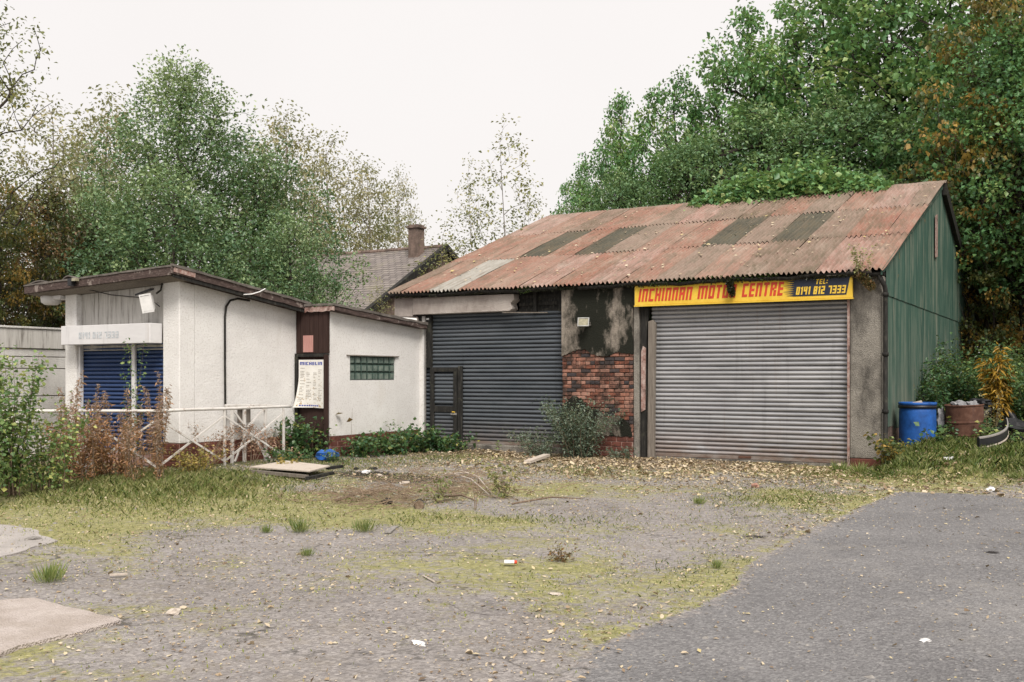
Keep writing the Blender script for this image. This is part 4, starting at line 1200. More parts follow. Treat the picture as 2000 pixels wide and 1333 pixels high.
def tree_mesh(seed, H, r0, z0, rx, prof, n_cl, n_lf, lsize, cl_r, lmat, bmat, tint=(.35,.22), droop=.3, width=.62, bare=0.0, lean=(0, 0), stems=1, flat=.75):
    rg = np.random.default_rng(seed)
    nodes, par = [], []
    def add(p, pa): nodes.append(np.array(p, float)); par.append(pa); return len(nodes)-1
    for s in range(stems):
        ang0 = rg.uniform(0, 6.28); sp = 0 if stems == 1 else rg.uniform(.05, .12)
        ox = np.array([math.cos(ang0), math.sin(ang0)])*(.0 if stems == 1 else .25)
        last = add((ox[0], ox[1], 0), -1)
        n = 12; wob = rg.uniform(0, 6.28, 2)
        top = H*(.93 if s == 0 else rg.uniform(.5, .75))
        for i in range(1, n+1):
            t = i/n; z = top*t
            x = ox[0] + math.cos(ang0)*sp*z + .018*H*math.sin(3*t + wob[0]) + lean[0]*z
            y = ox[1] + math.sin(ang0)*sp*z + .018*H*math.sin(4*t + wob[1]) + lean[1]*z
            last = add((x, y, z), last)
    # clump centres inside a lumpy crown
    ph = rg.uniform(0, 6.28, 6)
    def lump(th, u): return 1 + .20*np.sin(2*th + 5*u + ph[0]) + .15*np.sin(3*th - 7*u + ph[1]) + .12*np.sin(5*th + 11*u + ph[2])
    cen = []
    while len(cen) < n_cl:
        u = rg.random()
        if prof == 'round': rad = math.sin(math.pi*min(1, .14 + .86*u))**.65
        elif prof == 'cone': rad = (1 - u)**.75*(.55 + .45*min(1, u*5)) + .04
        elif prof == 'broad': rad = (1 - u)**.58*(.75 + .25*min(1, u*4)) + .02
        elif prof == 'egg': rad = math.sin(math.pi*(.22 + .78*u)**1.25)**.8
        else: rad = .55 + .45*math.sin(math.pi*u)
        if rg.random() > rad + .10: continue
        th = rg.uniform(0, 6.28); rr_ = rx*rad*lump(th, u)*rg.random()**.42
        z = z0 + (H - z0)*u
        cen.append((rr_*math.cos(th) + lean[0]*z, rr_*math.sin(th) + lean[1]*z, z))
    cen = np.array(cen)
    order = np.argsort(np.hypot(cen[:, 0]-lean[0]*cen[:, 2], cen[:, 1]-lean[1]*cen[:, 2]) + .1*cen[:, 2])
    tips = []
    for k in order:
        c_ = cen[k]; A = np.array(nodes)
        d = A - c_; dist = np.linalg.norm(d, axis=1)
        rise = c_[2] - A[:, 2]
        cost = dist + 2.0*np.maximum(0, .35*dist - rise)
        cost[0] += 5
        j = int(np.argmin(cost)); p = A[j]
        L = dist[j]; last = j; nn = 3 if L > 1.2 else 2
        for i in range(1, nn+1):
            t = i/nn
            q_ = p + (c_-p)*t; q_[2] += .10*L*math.sin(math.pi*t)*(1 if i < nn else 0)
            q_ += rg.normal(0, .035*L, 3)*(1 if i < nn else 0)
            last = add(q_, last)
        tips.append(last)
    w = np.zeros(len(nodes))
    for t in tips: w[t] += 1
    for i in range(len(nodes)-1, 0, -1):
        if par[i] >= 0: w[par[i]] += w[i]
    wmax = max(w.max(), 1)
    rad = np.maximum(r0*np.sqrt(w/wmax), r0*.035)
    segs = []
    for i in range(len(nodes)):
        if par[i] >= 0:
            r_a, r_b = rad[par[i]], rad[i]
            r_a = min(r_a, r_b*1.5 + .01)
            segs.append((nodes[par[i]], nodes[i], r_a, r_b, 7 if r_b > .06 else (5 if r_b > .025 else 3)))
    trunk = tubes_mesh('trunk', segs, bmat)
    T = np.array(nodes)[tips]
    if bare: T = T[rg.random(len(T)) > bare]
    m = len(T)
    csc = np.clip(rg.normal(1, .3, m), .5, 1.6)
    ct = rg.normal(tint[0], tint[1]*.8, m) + .15*np.sin(T[:, 0]*1.1 + ph[3])*np.sin(T[:, 1]*1.2 + ph[4]) + .12*np.sin(T[:, 2]*1.4 + ph[5])
    k = n_lf
    off = rg.normal(size=(m, k, 3)); off /= (np.linalg.norm(off, axis=2, keepdims=True) + 1e-9)
    off *= (rg.random((m, k, 1))**.45)*cl_r*csc[:, None, None]*1.5
    off[:, :, 2] *= flat
    P = (T[:, None, :] + off).reshape(-1, 3)
    tt = (ct[:, None] + rg.normal(0, .13, (m, k))).ravel()
    o = unit(off.reshape(-1, 3))*.6
    crown = leaves_mesh('crown', P, lsize, tt, lmat, rg, droop, width, o)
    return trunk, crown

PROTO = {}
def tree(name, lab, proto, px, b, top_py, sx=1.0, rz=None, group=None, cat='tree'):
    """plant a tree b metres in front of the camera's plane, its top at a given height"""
    H, tm, cm = PROTO[proto]
    x, y = at(px, b)
    zt = 1.7 + (735 - top_py)/2000*b
    s = zt/H
    t = thing(name, lab, cat, (x, y, hz(x, y)), rz if rz is not None else (px*.37) % 6.28, group)
    t.scale = (s*sx, s*sx, s)
    part('trunk', tm, t); part('crown', cm, t)
    return t
PROTO['alder'] = (11, *tree_mesh(1, 11, .20, .6, 3.4, 'cone', 520, 56, .125, .34, L_ALDER, M_BARK, (.40,.2), .15))
PROTO['spire'] = (11, *tree_mesh(21, 11, .20, .3, 5.0, 'broad', 1250, 50, .105, .32, L_ALDER, M_BARK, (.45,.22), -.25, .6, flat=1.15))
PROTO['alder2'] = (9, *tree_mesh(2, 9, .18, .4, 3.6, 'round', 440, 56, .125, .36, L_ALDER, M_BARK, (.36,.2), .15))
PROTO['syc'] = (18, *tree_mesh(3, 18, .34, 2.0, 5.2, 'egg', 430, 52, .215, .52, L_SYC, M_BARK, (.42,.2), .35, .8))
PROTO['syc2'] = (18, *tree_mesh(4, 18, .30, 3.0, 4.9, 'round', 390, 50, .21, .52, L_SYC, M_BARK, (.40,.24), .35, .8, .08))
PROTO['sallow'] = (9, *tree_mesh(5, 9, .18, .8, 3.4, 'round', 400, 56, .13, .34, L_SALLOW, M_BARK, (.45,.2), .05, .5, 0, (0,0), 3))
PROTO['maple'] = (12, *tree_mesh(6, 12, .22, 1.5, 4.0, 'round', 300, 62, .155, .46, L_MAPLE, M_BARK, (.36,.28), .45, .9, .1, flat=.4))
PROTO['copper'] = (9, *tree_mesh(7, 9, .2, .5, 3.2, 'round', 420, 58, .15, .42, L_COPPER, M_BARK, (.4,.24), .2))
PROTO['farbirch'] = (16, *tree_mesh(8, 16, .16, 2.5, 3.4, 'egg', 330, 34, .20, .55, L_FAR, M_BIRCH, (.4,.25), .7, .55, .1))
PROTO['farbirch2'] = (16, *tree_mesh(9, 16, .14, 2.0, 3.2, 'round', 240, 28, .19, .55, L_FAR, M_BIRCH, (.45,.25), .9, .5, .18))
PROTO['sapling'] = (9, *tree_mesh(10, 9, .034, 1.0, 1.4, 'egg', 170, 13, .105, .30, L_BIRCH, M_BIRCH, (.45,.25), .3, .6, .12))
PROTO['overhang'] = (14, *tree_mesh(12, 14, .16, 7.0, 3.0, 'round', 210, 26, .13, .42, L_BIRCH, M_BARK, (.3,.25), .5, .6, .1))
PROTO['wood'] = (14, *tree_mesh(11, 14, .22, 4.5, 3.6, 'round', 330, 60, .17, .5, L_SYC, M_BARK, (.25,.2), .4, .8))

# left-hand thicket behind the kiosk
tree('alder_tree', 'tall pointed green alder tree behind the kiosk roof', 'spire', 362, 31, 125, 1.0)
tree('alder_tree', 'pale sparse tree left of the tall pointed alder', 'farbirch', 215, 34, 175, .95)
tree('alder_tree', 'bushy dark green tree right of the alder, beside the slate roof', 'alder2', 505, 31.5, 300, .85, 2.0)
tree('alder_tree', 'low green tree close behind the middle of the kiosk roof', 'alder2', 330, 27, 330, .95, 4.0)
tree('alder_tree', 'low dark green shrubby tree touching the slate cottage roof', 'alder2', 560, 28.5, 420, .80, 5.1)
tree('alder_tree', 'pale green tree low behind the left end of the kiosk roof', 'alder2', 190, 28, 380, .8, 1.0)
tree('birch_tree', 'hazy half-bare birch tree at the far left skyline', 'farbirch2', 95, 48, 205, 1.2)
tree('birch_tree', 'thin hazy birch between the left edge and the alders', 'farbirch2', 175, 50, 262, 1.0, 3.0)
tree('copper_beech', 'dark copper-leaved tree above the block wall at far left', 'copper', 85, 27, 365, .80)
tree('copper_beech', 'dark brownish tree just left of the kiosk roof', 'copper', 130, 29, 420, .62, 2.2)
tree('maple_tree', 'orange and yellow autumn maple at the left edge above the wall', 'maple', -8, 24.5, 345, .62)
tree('birch_tree', 'tall sparse tree reaching in at the upper left corner', 'overhang', -55, 22, -10, .95)
# hazy trees behind the cottage
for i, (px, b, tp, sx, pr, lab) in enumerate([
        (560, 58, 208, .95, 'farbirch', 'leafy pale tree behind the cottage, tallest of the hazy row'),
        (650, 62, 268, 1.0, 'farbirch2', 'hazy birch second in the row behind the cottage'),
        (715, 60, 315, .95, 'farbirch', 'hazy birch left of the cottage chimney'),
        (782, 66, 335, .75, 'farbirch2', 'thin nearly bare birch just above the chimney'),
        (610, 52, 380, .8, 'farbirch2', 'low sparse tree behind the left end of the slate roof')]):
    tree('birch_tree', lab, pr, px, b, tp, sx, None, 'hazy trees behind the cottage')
for px, b, tp, lab, sx in ((985, 31.5, 235, 'tall thin yellowing birch sapling above the left roof edge', 1.0), (915, 30.5, 318, 'sparse birch sapling nearest the chimney', .8), (1035, 33, 360, 'short birch sapling at the foot of the wooded skyline', .8), (742, 25.6, 545, 'leafy sapling in the gap between kiosk and garage', .75), (870, 30, 440, 'low yellow-green sapling beside the rusty roof verge', 1.2)):
    tree('birch_sapling', lab, 'sapling', px, b, tp, sx, None, 'birch saplings', 'sapling')
# wood behind the garage
for i, (nm, px, b, tp, sx, pr, lab) in enumerate([
        ('sycamore_tree', 1212, 41, 195, .62, 'syc', 'lowest sycamore at the left end of the wood behind the garage'),
        ('sycamore_tree', 1320, 42, 140, .74, 'syc2', 'sycamore second from the left in the wood behind the roof'),
        ('sycamore_tree', 1455, 41, 25, .76, 'syc', 'tall sycamore behind the middle of the rusty roof'),
        ('sycamore_tree', 1605, 43, -70, .84, 'syc2', 'very tall sycamore reaching past the top edge, behind the roof'),
        ('sycamore_tree', 1730, 40, -160, .92, 'syc', 'very tall sycamore above the right part of the ridge'),
        ('sycamore_tree', 1880, 37, -170, .92, 'syc2', 'very tall dark sycamore behind the green gable'),
        ('sycamore_tree', 2060, 38, -150, .95, 'syc', 'tall dark sycamore at the right edge behind the maple'),
        ('sycamore_tree', 1130, 44, 325, .62, 'syc2', 'small sycamore low on the skyline at the left of the wood'),
        ('sallow_tree', 1490, 37.5, 215, 1.0, 'sallow', 'pale green sallow just behind the ridge, left one'),
        ('sallow_tree', 1640, 37, 190, 1.0, 'sallow', 'pale green sallow just behind the ridge, right one'),
        ('sallow_tree', 1350, 38.5, 265, .95, 'sallow', 'green sallow behind the left part of the ridge'),
        ('sallow_tree', 1215, 39, 340, .85, 'sallow', 'low sallow behind the left end of the ridge'),
        ('sallow_tree', 1775, 35.8, 235, .8, 'sallow', 'green sallow behind the gable peak'),
        ('maple_tree', 1925, 30, 250, .62, 'maple', 'golden maple leaning over the green gable'),
        ('maple_tree', 1985, 30.5, -60, .66, 'maple', 'tall yellow maple at the upper right corner'),
        ('woodland_tree', 1948, 33, 150, .9, 'wood', 'dark-trunked tree right of the gable, left of the pair'),
        ('woodland_tree', 1990, 29.5, 80, .9, 'wood', 'dark-trunked tree right of the gable, right of the pair'),
        ('woodland_tree', 2060, 33, 60, 1.0, 'wood', 'dark woodland tree cut by the right edge'),
        ('woodland_tree', 2330, 25, -60, 1.0, 'wood', 'woodland tree just beyond the right edge of the picture'),
        ('woodland_tree', 2480, 20.5, 0, 1.0, 'wood', 'woodland tree beside the bank, outside the right edge'),
        ('woodland_tree', 1935, 44, 230, 1.2, 'wood', 'shaded tree deep in the wood beyond the gable'),
        ('woodland_tree', 2010, 47, 300, 1.3, 'wood', 'shaded low tree deep in the wood at the right edge')]):
    tree(nm, lab, pr, px, b, tp, sx, None, 'trees of the wood behind the garage')

# ------------------------------------------------------------------ herbs and shrubs
def plant(name, lab, cat, loc, seed, stems, H, spread, lsize, per_m, lmat, smat, sr=.008, droop=.3, curve=.25, width=.6, tint=(.45,.22), group=None, leaf_from=.15, jit=.05, arch=False, base=.06, lean=(0,0), fluff=None):
    """stems from one root with leaves along them"""
    rg = np.random.default_rng(seed)
    segs, P, F = [], [], []
    for s in range(stems):
        th = rg.uniform(0, 6.28); h = H*rg.uniform(.62, 1.0); sp = spread*rg.uniform(.1, 1.0)
        b0 = np.array([math.cos(th), math.sin(th), 0])*base*rg.random()
        n = 9; last = None; ph = rg.uniform(0, 6.28)
        for i in range(n+1):
            t = i/n
            if arch:
                z = h*math.sin(min(1, t*1.05)*math.pi*.86)/1.0; o = sp*(t**.9)*1.6
            else:
                z = h*t; o = sp*(t**(1 + curve*2))
            p = b0 + np.array([math.cos(th)*o + lean[0]*t + .015*H*math.sin(5*t+ph), math.sin(th)*o + lean[1]*t + .015*H*math.cos(4*t+ph), max(z, .02) if i else 0])
            if last is not None:
                segs.append((last, p, sr*(1.15-t), sr*(1.05-t)+.0012, 4))
                L = np.linalg.norm(p-last)
                if t > leaf_from:
                    for _ in range(rg.poisson(per_m*L)):
                        u = rg.random(); P.append(last + (p-last)*u + rg.normal(0, jit, 3))
                if fluff and t > .62:
                    for _ in range(int(fluff[1]*L)):
                        F.append(last + (p-last)*rg.random() + rg.normal(0, .018, 3)*(1.25-t)*2)
            last = p
    t = thing(name, lab, cat, loc, 0, group)
    part('stems', tubes_mesh('stems', segs, smat), t)['kind'] = 'stuff'
    P = np.array(P); P[:, 2] = np.maximum(P[:, 2], .02)
    out = P*np.array([1, 1, 0]); out = unit(out)*.7
    part('leaves', leaves_mesh('leaves', P, lsize, rg.normal(tint[0], tint[1], len(P)), lmat, rg, droop, width, out), t)['kind'] = 'stuff'
    if fluff and F:
        part('seed_heads', leaves_mesh('seed_heads', np.array(F), .045, rg.random(len(F)), fluff[0], rg, -.3, .35), t)['kind'] = 'stuff'
    return t
def gl(px, py):
    x, y = gp(px, py); return (x, y, hz(x, y))
def wl(x, y): return (x, y, hz(x, y))

# left foreground thicket
plant('birch_shrub', 'leafy green birch shrub at the left edge of the yard', 'shrub', gl(25, 968), 11, 16, 2.35, .62, .062, 105, L_BUSH, M_STICK, .012, .35, .3, .85, (.42,.24), jit=.075, base=.25)
plant('birch_shrub', 'lower bushy green shrub beside the leafy birch at left', 'shrub', gl(95, 962), 12, 14, 1.35, .55, .055, 125, L_BUSH, M_STICK, .010, .35, .3, .85, (.5,.25), jit=.075, base=.25)
plant('birch_shrub', 'green shrub cut by the left edge of the picture', 'shrub', gl(-60, 985), 13, 14, 1.7, .6, .06, 120, L_BUSH, M_STICK, .011, .35, .3, .85, (.35,.22), jit=.075, base=.3)
rr = random.Random(5)
for i in range(34):
    px = rr.uniform(125, 325); x, y = gp(px, rr.uniform(915, 945))
    hgt = rr.uniform(.95, 1.9)
    plant('willowherb', 'dead russet willowherb stalk among the weeds by the railing', 'weed', wl(x, y), 200+i, 2, hgt, .20, .075, 34, L_WILLOWH, M_STICK, .006, .5, .2, .24, (.4,.25), 'dead willowherb by the railing', .08, .02, fluff=(L_FLUFF, 170))
plant('sapling', 'thin leafy sapling in front of the blue shutter', 'sapling', wl(-11.75, -7.05), 31, 4, 2.35, .30, .055, 60, L_BUSH, M_STICK, .007, .3, .2, .6, (.3,.2), jit=.05)
plant('russet_weed', 'bushy russet weed at the foot of the railing, left of the corner', 'weed', gl(225, 930), 32, 22, 1.05, .55, .07, 95, L_WILLOWH, M_STICK, .006, .4, .3, .35, (.35,.25), jit=.05, base=.3)
plant('russet_weed', 'bushy russet weed beside the green shrubs at left', 'weed', gl(150, 938), 33, 20, .95, .5, .07, 95, L_WILLOWH, M_STICK, .006, .4, .3, .35, (.3,.25), jit=.05, base=.3)
plant('dry_bramble', 'dry pinkish bramble canes sprawling over the railing', 'bramble', wl(-10.75, -6.3), 34, 14, .78, .85, .045, 44, L_DRY, M_STICK, .005, .4, .3, .5, (.5,.25), jit=.05, arch=True, lean=(.1, 1.0), base=.25)
plant('dry_bramble', 'tangle of dry bramble at the right end of the railing', 'bramble', wl(-10.62, -5.2), 35, 9, .72, .6, .045, 40, L_DRY, M_STICK, .005, .4, .3, .5, (.5,.25), jit=.05, arch=True, lean=(.0, .5), base=.2)
plant('yellow_shrub', 'small yellow-leaved bush under the railing', 'bush', gl(385, 925), 36, 22, .45, .42, .05, 80, L_YELLOW, M_STICK, .005, .3, .3, .7, (.45,.3), jit=.05, base=.3)
plant('yellow_shrub', 'tiny orange-yellow seedling behind the plywood sheet', 'bush', gl(560, 918), 37, 8, .22, .2, .05, 120, L_YELLOW, M_STICK, .004, .3, .3, .8, (.6,.2), jit=.03, base=.15)
# along the annex wall
for i, (x, y, h, lab) in enumerate([(-10.05,-2.6,.42,'dark green bramble nearest the brown door, at the wall foot'),(-9.85,-1.75,.50,'dark green bramble under the glass-block window'),(-9.75,-.85,.58,'dark green bramble patch in the corner by the wicket door'),(-9.35,-.45,.40,'low bramble in front of the wicket door'),(-10.75,-3.65,.85,'upright green bramble in front of the brown door')]):
    plant('bramble_bush', lab, 'bramble', wl(x, y), 40+i, 20, h, .42, .085, 75, L_BRAMBLE, M_STICK, .005, .25, .3, .85, (.36,.28), 'brambles along the wall foot', .1, .07, base=.35)
plant('seedling_tree', 'single tall stem with a few brown leaves against the white wall', 'seedling', wl(-10.05,-2.85), 50, 1, 1.12, .05, .14, 8, L_COPPER, M_STICK, .006, .3, .1, .9, (.75,.15), leaf_from=.85, jit=.06)
plant('seedling_tree', 'small green ash seedling under the glass-block window', 'seedling', wl(-9.95,-1.45), 51, 4, .95, .35, .075, 38, L_BUSH, M_STICK, .005, .2, .2, .5, (.35,.2), leaf_from=.45, jit=.04)
plant('nettle_patch', 'green weeds at the feet of the short braced frame', 'weed', wl(-10.35,-4.6), 52, 16, .30, .35, .055, 110, L_BRAMBLE, M_STICK, .004, .3, .3, .8, (.4,.3), jit=.05, base=.35)
plant('nettle_patch', 'green weeds behind the plywood sheet', 'weed', wl(-9.6,-4.1), 53, 14, .25, .4, .05, 110, L_BRAMBLE, M_STICK, .004, .3, .3, .8, (.5,.3), jit=.05, base=.4)
# shrub before the brick pier
plant('buddleia_bush', 'grey-green bush growing in front of the brick pier', 'bush', wl(-5.95,-.50), 54, 40, 1.25, .78, .062, 115, L_BUDD, M_STICK, .007, .25, .3, .38, (.42,.24), jit=.06, base=.30, leaf_from=.05)
plant('buddleia_bush', 'low grey-green bush left of the brick pier bush', 'bush', wl(-6.75,-.75), 55, 22, .55, .65, .06, 110, L_BUDD, M_STICK, .005, .25, .3, .40, (.5,.24), jit=.06, base=.3, leaf_from=.05)
plant('buddleia_bush', 'small green clump at the right foot of the brick pier', 'bush', wl(-5.1,-.35), 56, 12, .22, .28, .05, 120, L_BUDD, M_STICK, .004, .25, .3, .45, (.35,.24), jit=.04, base=.15, leaf_from=.05)
plant('seedling_tree', 'tiny green seedling at the foot of the left shutter', 'seedling', wl(-8.0,-.25), 57, 4, .34, .12, .055, 45, L_BUSH, M_STICK, .004, .2, .2, .5, (.5,.2), leaf_from=.3, jit=.03)
plant('dry_weed', 'upright straw-coloured weed in the middle of the debris', 'weed', gl(930, 998), 58, 2, .92, .22, .05, 26, L_BIRCH, M_STICKP, .006, .3, .2, .6, (.7,.2), leaf_from=.3, jit=.05)
plant('dry_weed', 'pale leafy weed beside the upright straw-coloured weed', 'weed', gl(985, 975), 59, 9, .55, .35, .06, 55, L_BIRCH, M_STICK, .005, .3, .2, .6, (.5,.25), leaf_from=.2, jit=.05)
plant('dry_weed', 'leafy weed at the left edge of the debris', 'weed', gl(855, 985), 60, 9, .36, .3, .06, 60, L_BIRCH, M_STICK, .005, .3, .2, .6, (.4,.25), leaf_from=.2, jit=.05)
plant('dry_weed', 'brown dried weed on the yard at right', 'weed', gl(1100, 1095), 61, 10, .16, .16, .04, 60, L_COPPER, M_STICK, .003, .3, .2, .5, (.7,.2), leaf_from=.1, jit=.03)
# right bank
plant('rowan_seedling', 'low plant with orange-tinged leaves beside the downpipe', 'plant', wl(.28,-.45), 62, 14, .55, .32, .085, 60, L_MAPLE, M_STICK, .005, .4, .3, .8, (.35,.32), jit=.05, base=.15)
plant('dock_plant', 'broad-leaved green plant in front of the blue barrel', 'plant', wl(.85,.25), 63, 9, .34, .32, .085, 30, L_BRAMBLE, M_STICK, .006, .3, .3, .85, (.55,.2), jit=.04, base=.1, leaf_from=.4)
for i, (px, b, h, lab) in enumerate([(1850,22.5,1.75,'dark bramble thicket against the lower green gable'),(1905,22.6,1.8,'tangled undergrowth behind the rusty drum'),(1965,22.0,1.7,'tangled undergrowth below the yellow goldenrod'),(2020,21.5,1.65,'undergrowth at the right edge of the bank'),(1885,24.5,2.3,'taller dark bramble by the far gable'),(1990,24.5,2.2,'taller undergrowth under the dark trees at right')]):
    x, y = at(px, b)
    plant('bramble_bush', lab, 'bramble', wl(x, y), 70+i, 36, h-.1, .85, .085, 75, (L_BRAMBLE, L_BRAMBLE, L_BUSH)[i % 3], M_STICK, .007, .25, .35, .6, (.3,.28), 'undergrowth beside the gable', .05, .10, base=.5)
for i, (px, b, h, lab) in enumerate([(1838,19.9,.5,'low weeds in the gap between blue barrel and drum'),(1752,19.2,.40,'low weeds left of the blue barrel'),(1935,19.6,.4,'low weeds at the right foot of the rusty drum'),(1960,18.6,.35,'weeds around the car bumper')]):
    x, y = at(px, b)
    plant('bramble_bush', lab, 'weed', wl(x, y), 90+i, 14, h, .32, .07, 60, (L_BRAMBLE, L_BUSH)[i % 2], M_STICK, .005, .25, .35, .7, (.4,.3), 'weeds around the barrels', .05, .06, base=.25)
x, y = at(1950, 21.3)
plant('goldenrod', 'tall golden-yellow plant standing above the undergrowth', 'plant', wl(x, y), 80, 8, 1.95, .22, .17, 80, L_GOLD, M_STICK, .008, .75, .2, .22, (.5,.25), leaf_from=.42, jit=.03, base=.12)
plant('dry_weed', 'pale dried weed right of the rusty drum', 'weed', wl(*at(1935, 20.8)), 81, 10, 1.0, .3, .05, 70, L_FAR, M_STICK, .005, .3, .3, .5, (.6,.2), jit=.05, base=.15)
# on the roof edge
gpx = plant('gutter_plant', 'yellowing seedling growing out of the gutter at the right pier', 'plant', (-.32,-.16,3.55), 82, 9, .62, .26, .05, 48, L_BIRCH, M_STICK, .004, .3, .3, .6, (.5,.25), jit=.03, base=.12)
def moss(name, lab, pts, rad, n, mat, seed, size=.035):
    rg = np.random.default_rng(seed)
    pts = np.asarray(pts, float)
    idx = rg.integers(0, len(pts)-1, n); t = rg.random((n, 1))
    P = pts[idx]*(1-t) + pts[idx+1]*t
    d = rg.normal(size=(n, 3)); d /= np.linalg.norm(d, axis=1, keepdims=True)
    P = P + d*rad*rg.random((n, 1))**.5
    o = part(name, leaves_mesh(name, P, size, rg.normal(.45, .3, n), mat, rg, -.1, .8, d*1.2), None)
    return tag(o, lab, 'moss')
moss('moss_clump', 'bright green moss along the gutter above the yellow sign', [(-4.5,-.14,3.60),(-3.9,-.14,3.62),(-3.1,-.15,3.62),(-2.3,-.14,3.62),(-1.9,-.14,3.61)], .055, 2600, L_MOSS, 1)
moss('moss_clump', 'dark moss clump hanging from the gutter over the yellow sign', [(-2.85,-.16,3.60),(-2.82,-.18,3.50),(-2.79,-.18,3.40),(-2.78,-.17,3.31)], .065, 1300, L_MOSSD, 2)
moss('moss_clump', 'moss tuft in the gutter above the left shutter', [(-7.6,-.14,3.58),(-7.3,-.14,3.60)], .06, 500, L_MOSS, 3)
moss('moss_clump', 'dark moss and leaf mould filling the long gutter', [(-11.0,-.14,3.585),(-8.0,-.14,3.59),(-4.8,-.14,3.59),(-1.5,-.14,3.59),(-.5,-.14,3.60)], .045, 4200, L_MOSSD, 4)
moss('root_mat', 'brown root clump hanging from the broken gutter end', [(-.42,-.15,3.60),(-.28,-.17,3.50),(-.20,-.18,3.40),(-.15,-.17,3.32)], .085, 900, L_COPPER, 5)
# ivy over the ridge
rg = np.random.default_rng(44)
n = 9000
X = rg.uniform(-6.6, -1.2, n)
prof_ = np.interp(X, [-6.6,-6.0,-5.0,-4.0,-3.2,-2.2,-1.2], [.0,.35,.75,.9,1.0,.55,.1])
Yv = 8.25 + rg.normal(0, .38, n) - .35*prof_*rg.random(n)
Zb = np.array([roofz(v) for v in Yv])
Zv = Zb + np.abs(rg.normal(0, .42, n))*prof_ + .04
keep = prof_ > .05
P = np.stack([X, Yv, Zv], 1)[keep]
iv = thing('ivy', 'green climbing growth spilling over the roof ridge', 'ivy', (-3.9, 8.3, roofz(8.3)))
part('foliage', leaves_mesh('foliage', P - np.array([-3.9, 8.3, roofz(8.3)]), .14, rg.normal(.45, .25, len(P)), L_SYC, rg, .1, .8), iv)
segs = []
for k in range(26):
    x0 = rg.uniform(-5.9, -1.7)
    p0 = np.array([x0, 10.2, roofz(10.2)]); p1 = np.array([x0+rg.normal(0,.4), 8.6, roofz(8.6)+.2]); p2 = p1 + np.array([rg.normal(0,.3), -.5, .25*rg.random()])
    o_ = np.array([-3.9, 8.3, roofz(8.3)])
    segs += [(p0-o_, p1-o_, .02, .014, 4), (p1-o_, p2-o_, .014, .006, 4)]
part('stems', tubes_mesh('stems', segs, M_BARK), iv)['kind'] = 'stuff'

# ------------------------------------------------------------------ grass, leaf litter, stones
def scatter(n, x0, x1, y0, y1, which, gain, seed):
    rg = np.random.default_rng(seed)
    x = rg.uniform(x0, x1, n); y = rg.uniform(y0, y1, n)
    c = cover(x, y)
    pat = .5 + .5*np.sin(x*3.1 + 2*np.sin(y*2.3)) * np.sin(y*3.7 + 1.5*np.sin(x*1.9))
    d = c[which]*(.35 + 1.0*pat)
    ok = (rg.random(n) < d*gain)
    ok &= ~((y > -.05) & (x < 0)) & ~((x < AX) & (y > -3.25)) & ~((x < -11.2) & (x > -14.55) & (y > -6.5))
    return x[ok], y[ok], rg
gx, gy, rg = scatter(420000, -16.5, 4.5, -14, 4.5, 4, .85, 20)
n = len(gx)
P = np.stack([gx, gy, height(gx, gy)-.01], 1)
D = rg.normal(0, .38, (n, 3)); D[:, 2] = 1; D = unit(D)
U = unit(rg.normal(size=(n, 3)))
c4 = cover(gx, gy)[4]
sz = (.035 + .09*np.clip(c4, 0, 1)*rg.random(n)) * np.where((gx > .1) & (gy > -1.5), 1.45, 1.0)
v, f = leaf_arrays(P, D, U, sz, .085, .0, 0)
v = v.reshape(-1, 4, 3); v[:, 2, :2] += rg.normal(0, .35, (n, 2))*sz[:, None]; v = v.reshape(-1, 3)
tg = np.clip(rg.normal(.60, .26, n) - .25*(gx > 0), 0, 1)
tag(part('grass', np_mesh('grass', v, f, L_GRASS, {'tint': np.repeat(tg, 4)}), None), 'short patchy grass along the buildings and bank', 'grass', None, 'stuff')
lx, ly, rg = scatter(330000, -16.5, 8.0, -18.5, 3.5, 5, .42, 21)
n = len(lx)
P = np.stack([lx, ly, height(lx, ly) + .006 + .02*rg.random(n)**3], 1)
D = rg.normal(size=(n, 3)); D[:, 2] *= .22; D = unit(D)
U = rg.normal(0, .28, (n, 3)); U[:, 2] = 1; U = unit(U)
v, f = litter_arrays(P, D, U, np.clip(rg.lognormal(math.log(.034), .45, n), .012, .095)*np.where(ly > -4, 1.3, np.where(ly < -9, .62, .8)), rg)
tag(part('fallen_leaves', np_mesh('fallen_leaves', v, f, L_LITTER, {'tint': np.repeat(rg.beta(1.8, 1.7, n), 6)}), None), 'pale fallen leaves scattered over the yard', 'leaves', None, 'stuff')
rg = np.random.default_rng(31)
n = 120000
fx = rg.uniform(-15, 7.5, n); fy = rg.uniform(-18.3, -1.0, n)
fpx, fpy = to_px(fx, fy)
cl = np.sin(fx*1.7 + np.sin(fy*1.3)*2)*np.sin(fy*2.3 + np.sin(fx*.9)*2)
ok = (rg.random(n) < np.clip(.42 + .35*cl, .05, 1)*np.where(sdf(apron, fx, fy) > .05, .28, 1.0)) & (np.abs(fpx-1000) < 1060) & (fpy < 1380) & ~((fx < -10.4) & (fy > -6.6))
fx, fy = fx[ok], fy[ok]; n = len(fx)
D = rg.normal(size=(n, 3)); D[:, 2] *= .25; D = unit(D)
U = rg.normal(0, .3, (n, 3)); U[:, 2] = 1; U = unit(U)
v, f = leaf_arrays(np.stack([fx, fy, height(fx, fy) + .004 + .004*rg.random(n)], 1), D, U, np.clip(rg.lognormal(math.log(.020), .45, n), .007, .06), .6, .12, -.1)
tag(part('leaf_crumbs', np_mesh('leaf_crumbs', v, f, L_LITTER, {'tint': np.repeat(rg.beta(1.7, 1.6, n), 4)}), None), 'tiny crumbs of dry leaf strewn over the asphalt', 'leaves', None, 'stuff')
